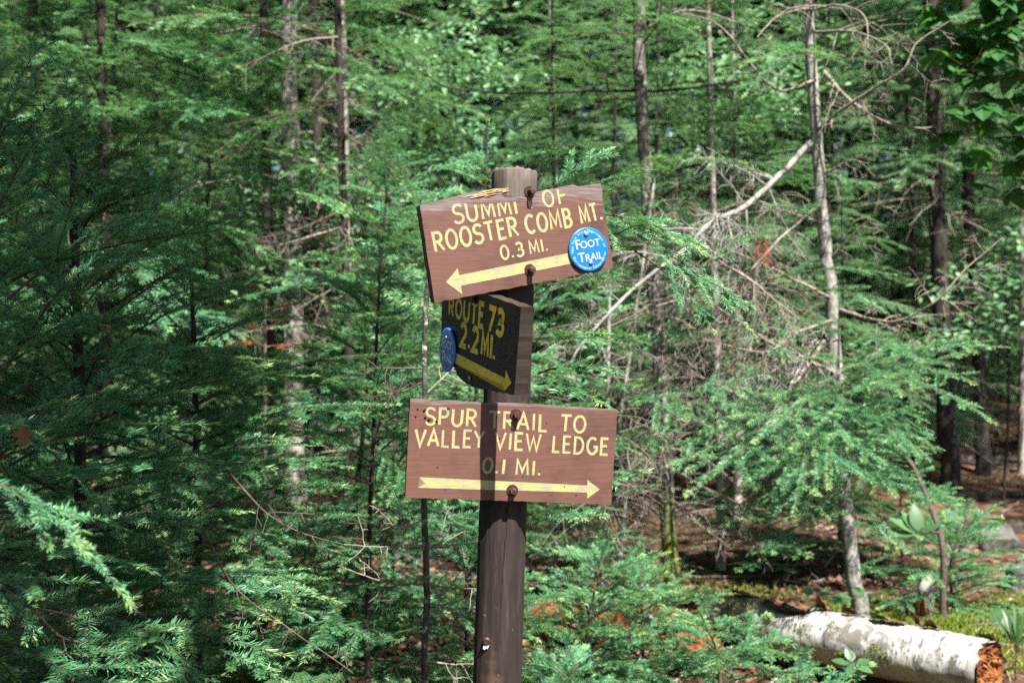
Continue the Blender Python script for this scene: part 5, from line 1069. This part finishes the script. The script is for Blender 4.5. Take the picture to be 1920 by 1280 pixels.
for lab, pts, r in (('long thin bare stick slanting down the lower left', [(425, 880, 2.6), (500, 962, 2.65), (570, 1000, 2.7), (650, 1022, 2.75)], .0035), ('long bare stick running into the fern', [(378, 985, 2.55), (440, 1100, 2.6), (530, 1170, 2.65), (650, 1252, 2.7), (700, 1290, 2.75)], .0034), ('bare branched twig low in the left boughs', [(-10, 1090, 2.2), (60, 1140, 2.2), (110, 1190, 2.2), (155, 1205, 2.2)], .0035)):
    b = at(*pts[1]); rt = thing('bare_stick', lab, 'stick', b); limb_obj('twigs', rt, [at(*p) for p in pts], r, .0012, int(r * 1e5) + len(pts), 'dead_dark', nsub=9, sublen=.13)
# ---------- moss carpet and leaf litter
def moss():
    rng = np.random.default_rng(20); n = 60000; x = rng.normal(2.25, .60, n); y = rng.normal(5.25, .42, n); m = ((x - 2.3) / 1.15) ** 2 + ((y - 5.3) / .75) ** 2 < 1; pn = np.sin(x * 9) * np.sin(y * 11 + 1) + rng.normal(0, .4, n) > -.85; x, y = x[m & pn], y[m & pn]
    ex = rng.integers(0, 6, 5000); cs = np.array([(1.3, 6.2), (-.2, 6.0), (-.65, 5.2), (1.6, 5.6), (.9, 6.8), (-1.2, 4.6)]); x = np.r_[x, cs[ex, 0] + rng.normal(0, .14, 5000)]; y = np.r_[y, cs[ex, 1] + rng.normal(0, .11, 5000)]
    n = len(x); z = gz(x, y); p = np.stack([x, y, z], -1); d = nrm(np.stack([rng.normal(0, .5, n), rng.normal(0, .5, n), np.full(n, 1.0)], -1)); w = nrm(np.cross(d, rng.normal(0, 1, (n, 3)))) * rng.uniform(.003, .006, n)[:, None]; h = rng.uniform(.012, .040, n)[:, None] * (1 + .4 * np.sin(x * 14)[:, None] * np.sin(y * 13)[:, None])
    V = np.stack([p - w, p + w, p + w * .3 + d * h, p - w * .3 + d * h], 1).reshape(-1, 3); g = Geo(); g.add(V, np.arange(4 * n).reshape(-1, 4), 0, np.repeat(rng.uniform(.1, .95, n), 4)); tag(link('moss', g.mesh('moss', [M['moss']])), 'bright yellow green moss', None, None, 'stuff')
moss()
def litter():
    rng = np.random.default_rng(21); n = 30000; y = 3.6 + 10 * rng.random(n) ** 1.5; x = rng.uniform(-.6, .6, n) * y; pn = hash_noise(x * 2, y * 2, 1.9) + rng.normal(0, .5, n) > -.5; on = (np.abs(x - PATH_X(y)) > .7) | (rng.random(n) < .35); mm = (((x - 2.3) / .9) ** 2 + ((y - 5.3) / .55) ** 2 > 1) | (rng.random(n) < .06); q = pn & on & mm; x, y = x[q], y[q]; n = len(x)
    L = rng.uniform(.025, .065, n)[:, None]; a = rng.uniform(0, 6.28, n); d = nrm(np.stack([np.cos(a), np.sin(a), rng.normal(0, .3, n)], -1)); u = nrm(np.stack([rng.normal(0, .45, n), rng.normal(0, .45, n), np.ones(n)], -1)); s = nrm(np.cross(d, u)); u = np.cross(s, d); p = np.stack([x, y, gz(x, y) + rng.uniform(.004, .022, n)], -1); W = L * rng.uniform(.25, .42, n)[:, None]; cl = rng.uniform(-.1, .45, n)[:, None] * W
    V = np.stack([p, p + d * L * .45 + s * W + u * cl, p + d * L, p + d * L * .45 - s * W + u * cl], 1).reshape(-1, 3); F = np.arange(4 * n).reshape(-1, 4); g = Geo(); tn = np.clip(rng.beta(1.6, 2.0, n) + .15 * np.sin(x * 3), 0, 1); g.add(V, F, 0, np.repeat(tn, 4))
    st = []
    for _ in range(1500):
        yy = 3.8 + 9 * rng.random() ** 1.5; xx = rng.uniform(-.55, .55) * yy; a = rng.uniform(0, 6.28); l = rng.uniform(.1, .5); zz = gzf(xx, yy); x2, y2 = xx + l * math.cos(a), yy + l * math.sin(a); r = rng.uniform(.002, .006); st.append([xx, yy, zz + .012, x2, y2, gzf(x2, y2) + rng.uniform(.008, .05), r, r * .5])
    sticks(g, st, 1); tag(link('leaf_litter', g.mesh('leaf_litter', [M['dry_leaf'], M['dead_twig']])), 'brown fallen leaves and twigs', None, None, 'stuff')
litter()
for root, fresh in PROTO:
    if fresh:
        for ch in list(root.children): bpy.data.objects.remove(ch)
        bpy.data.objects.remove(root)
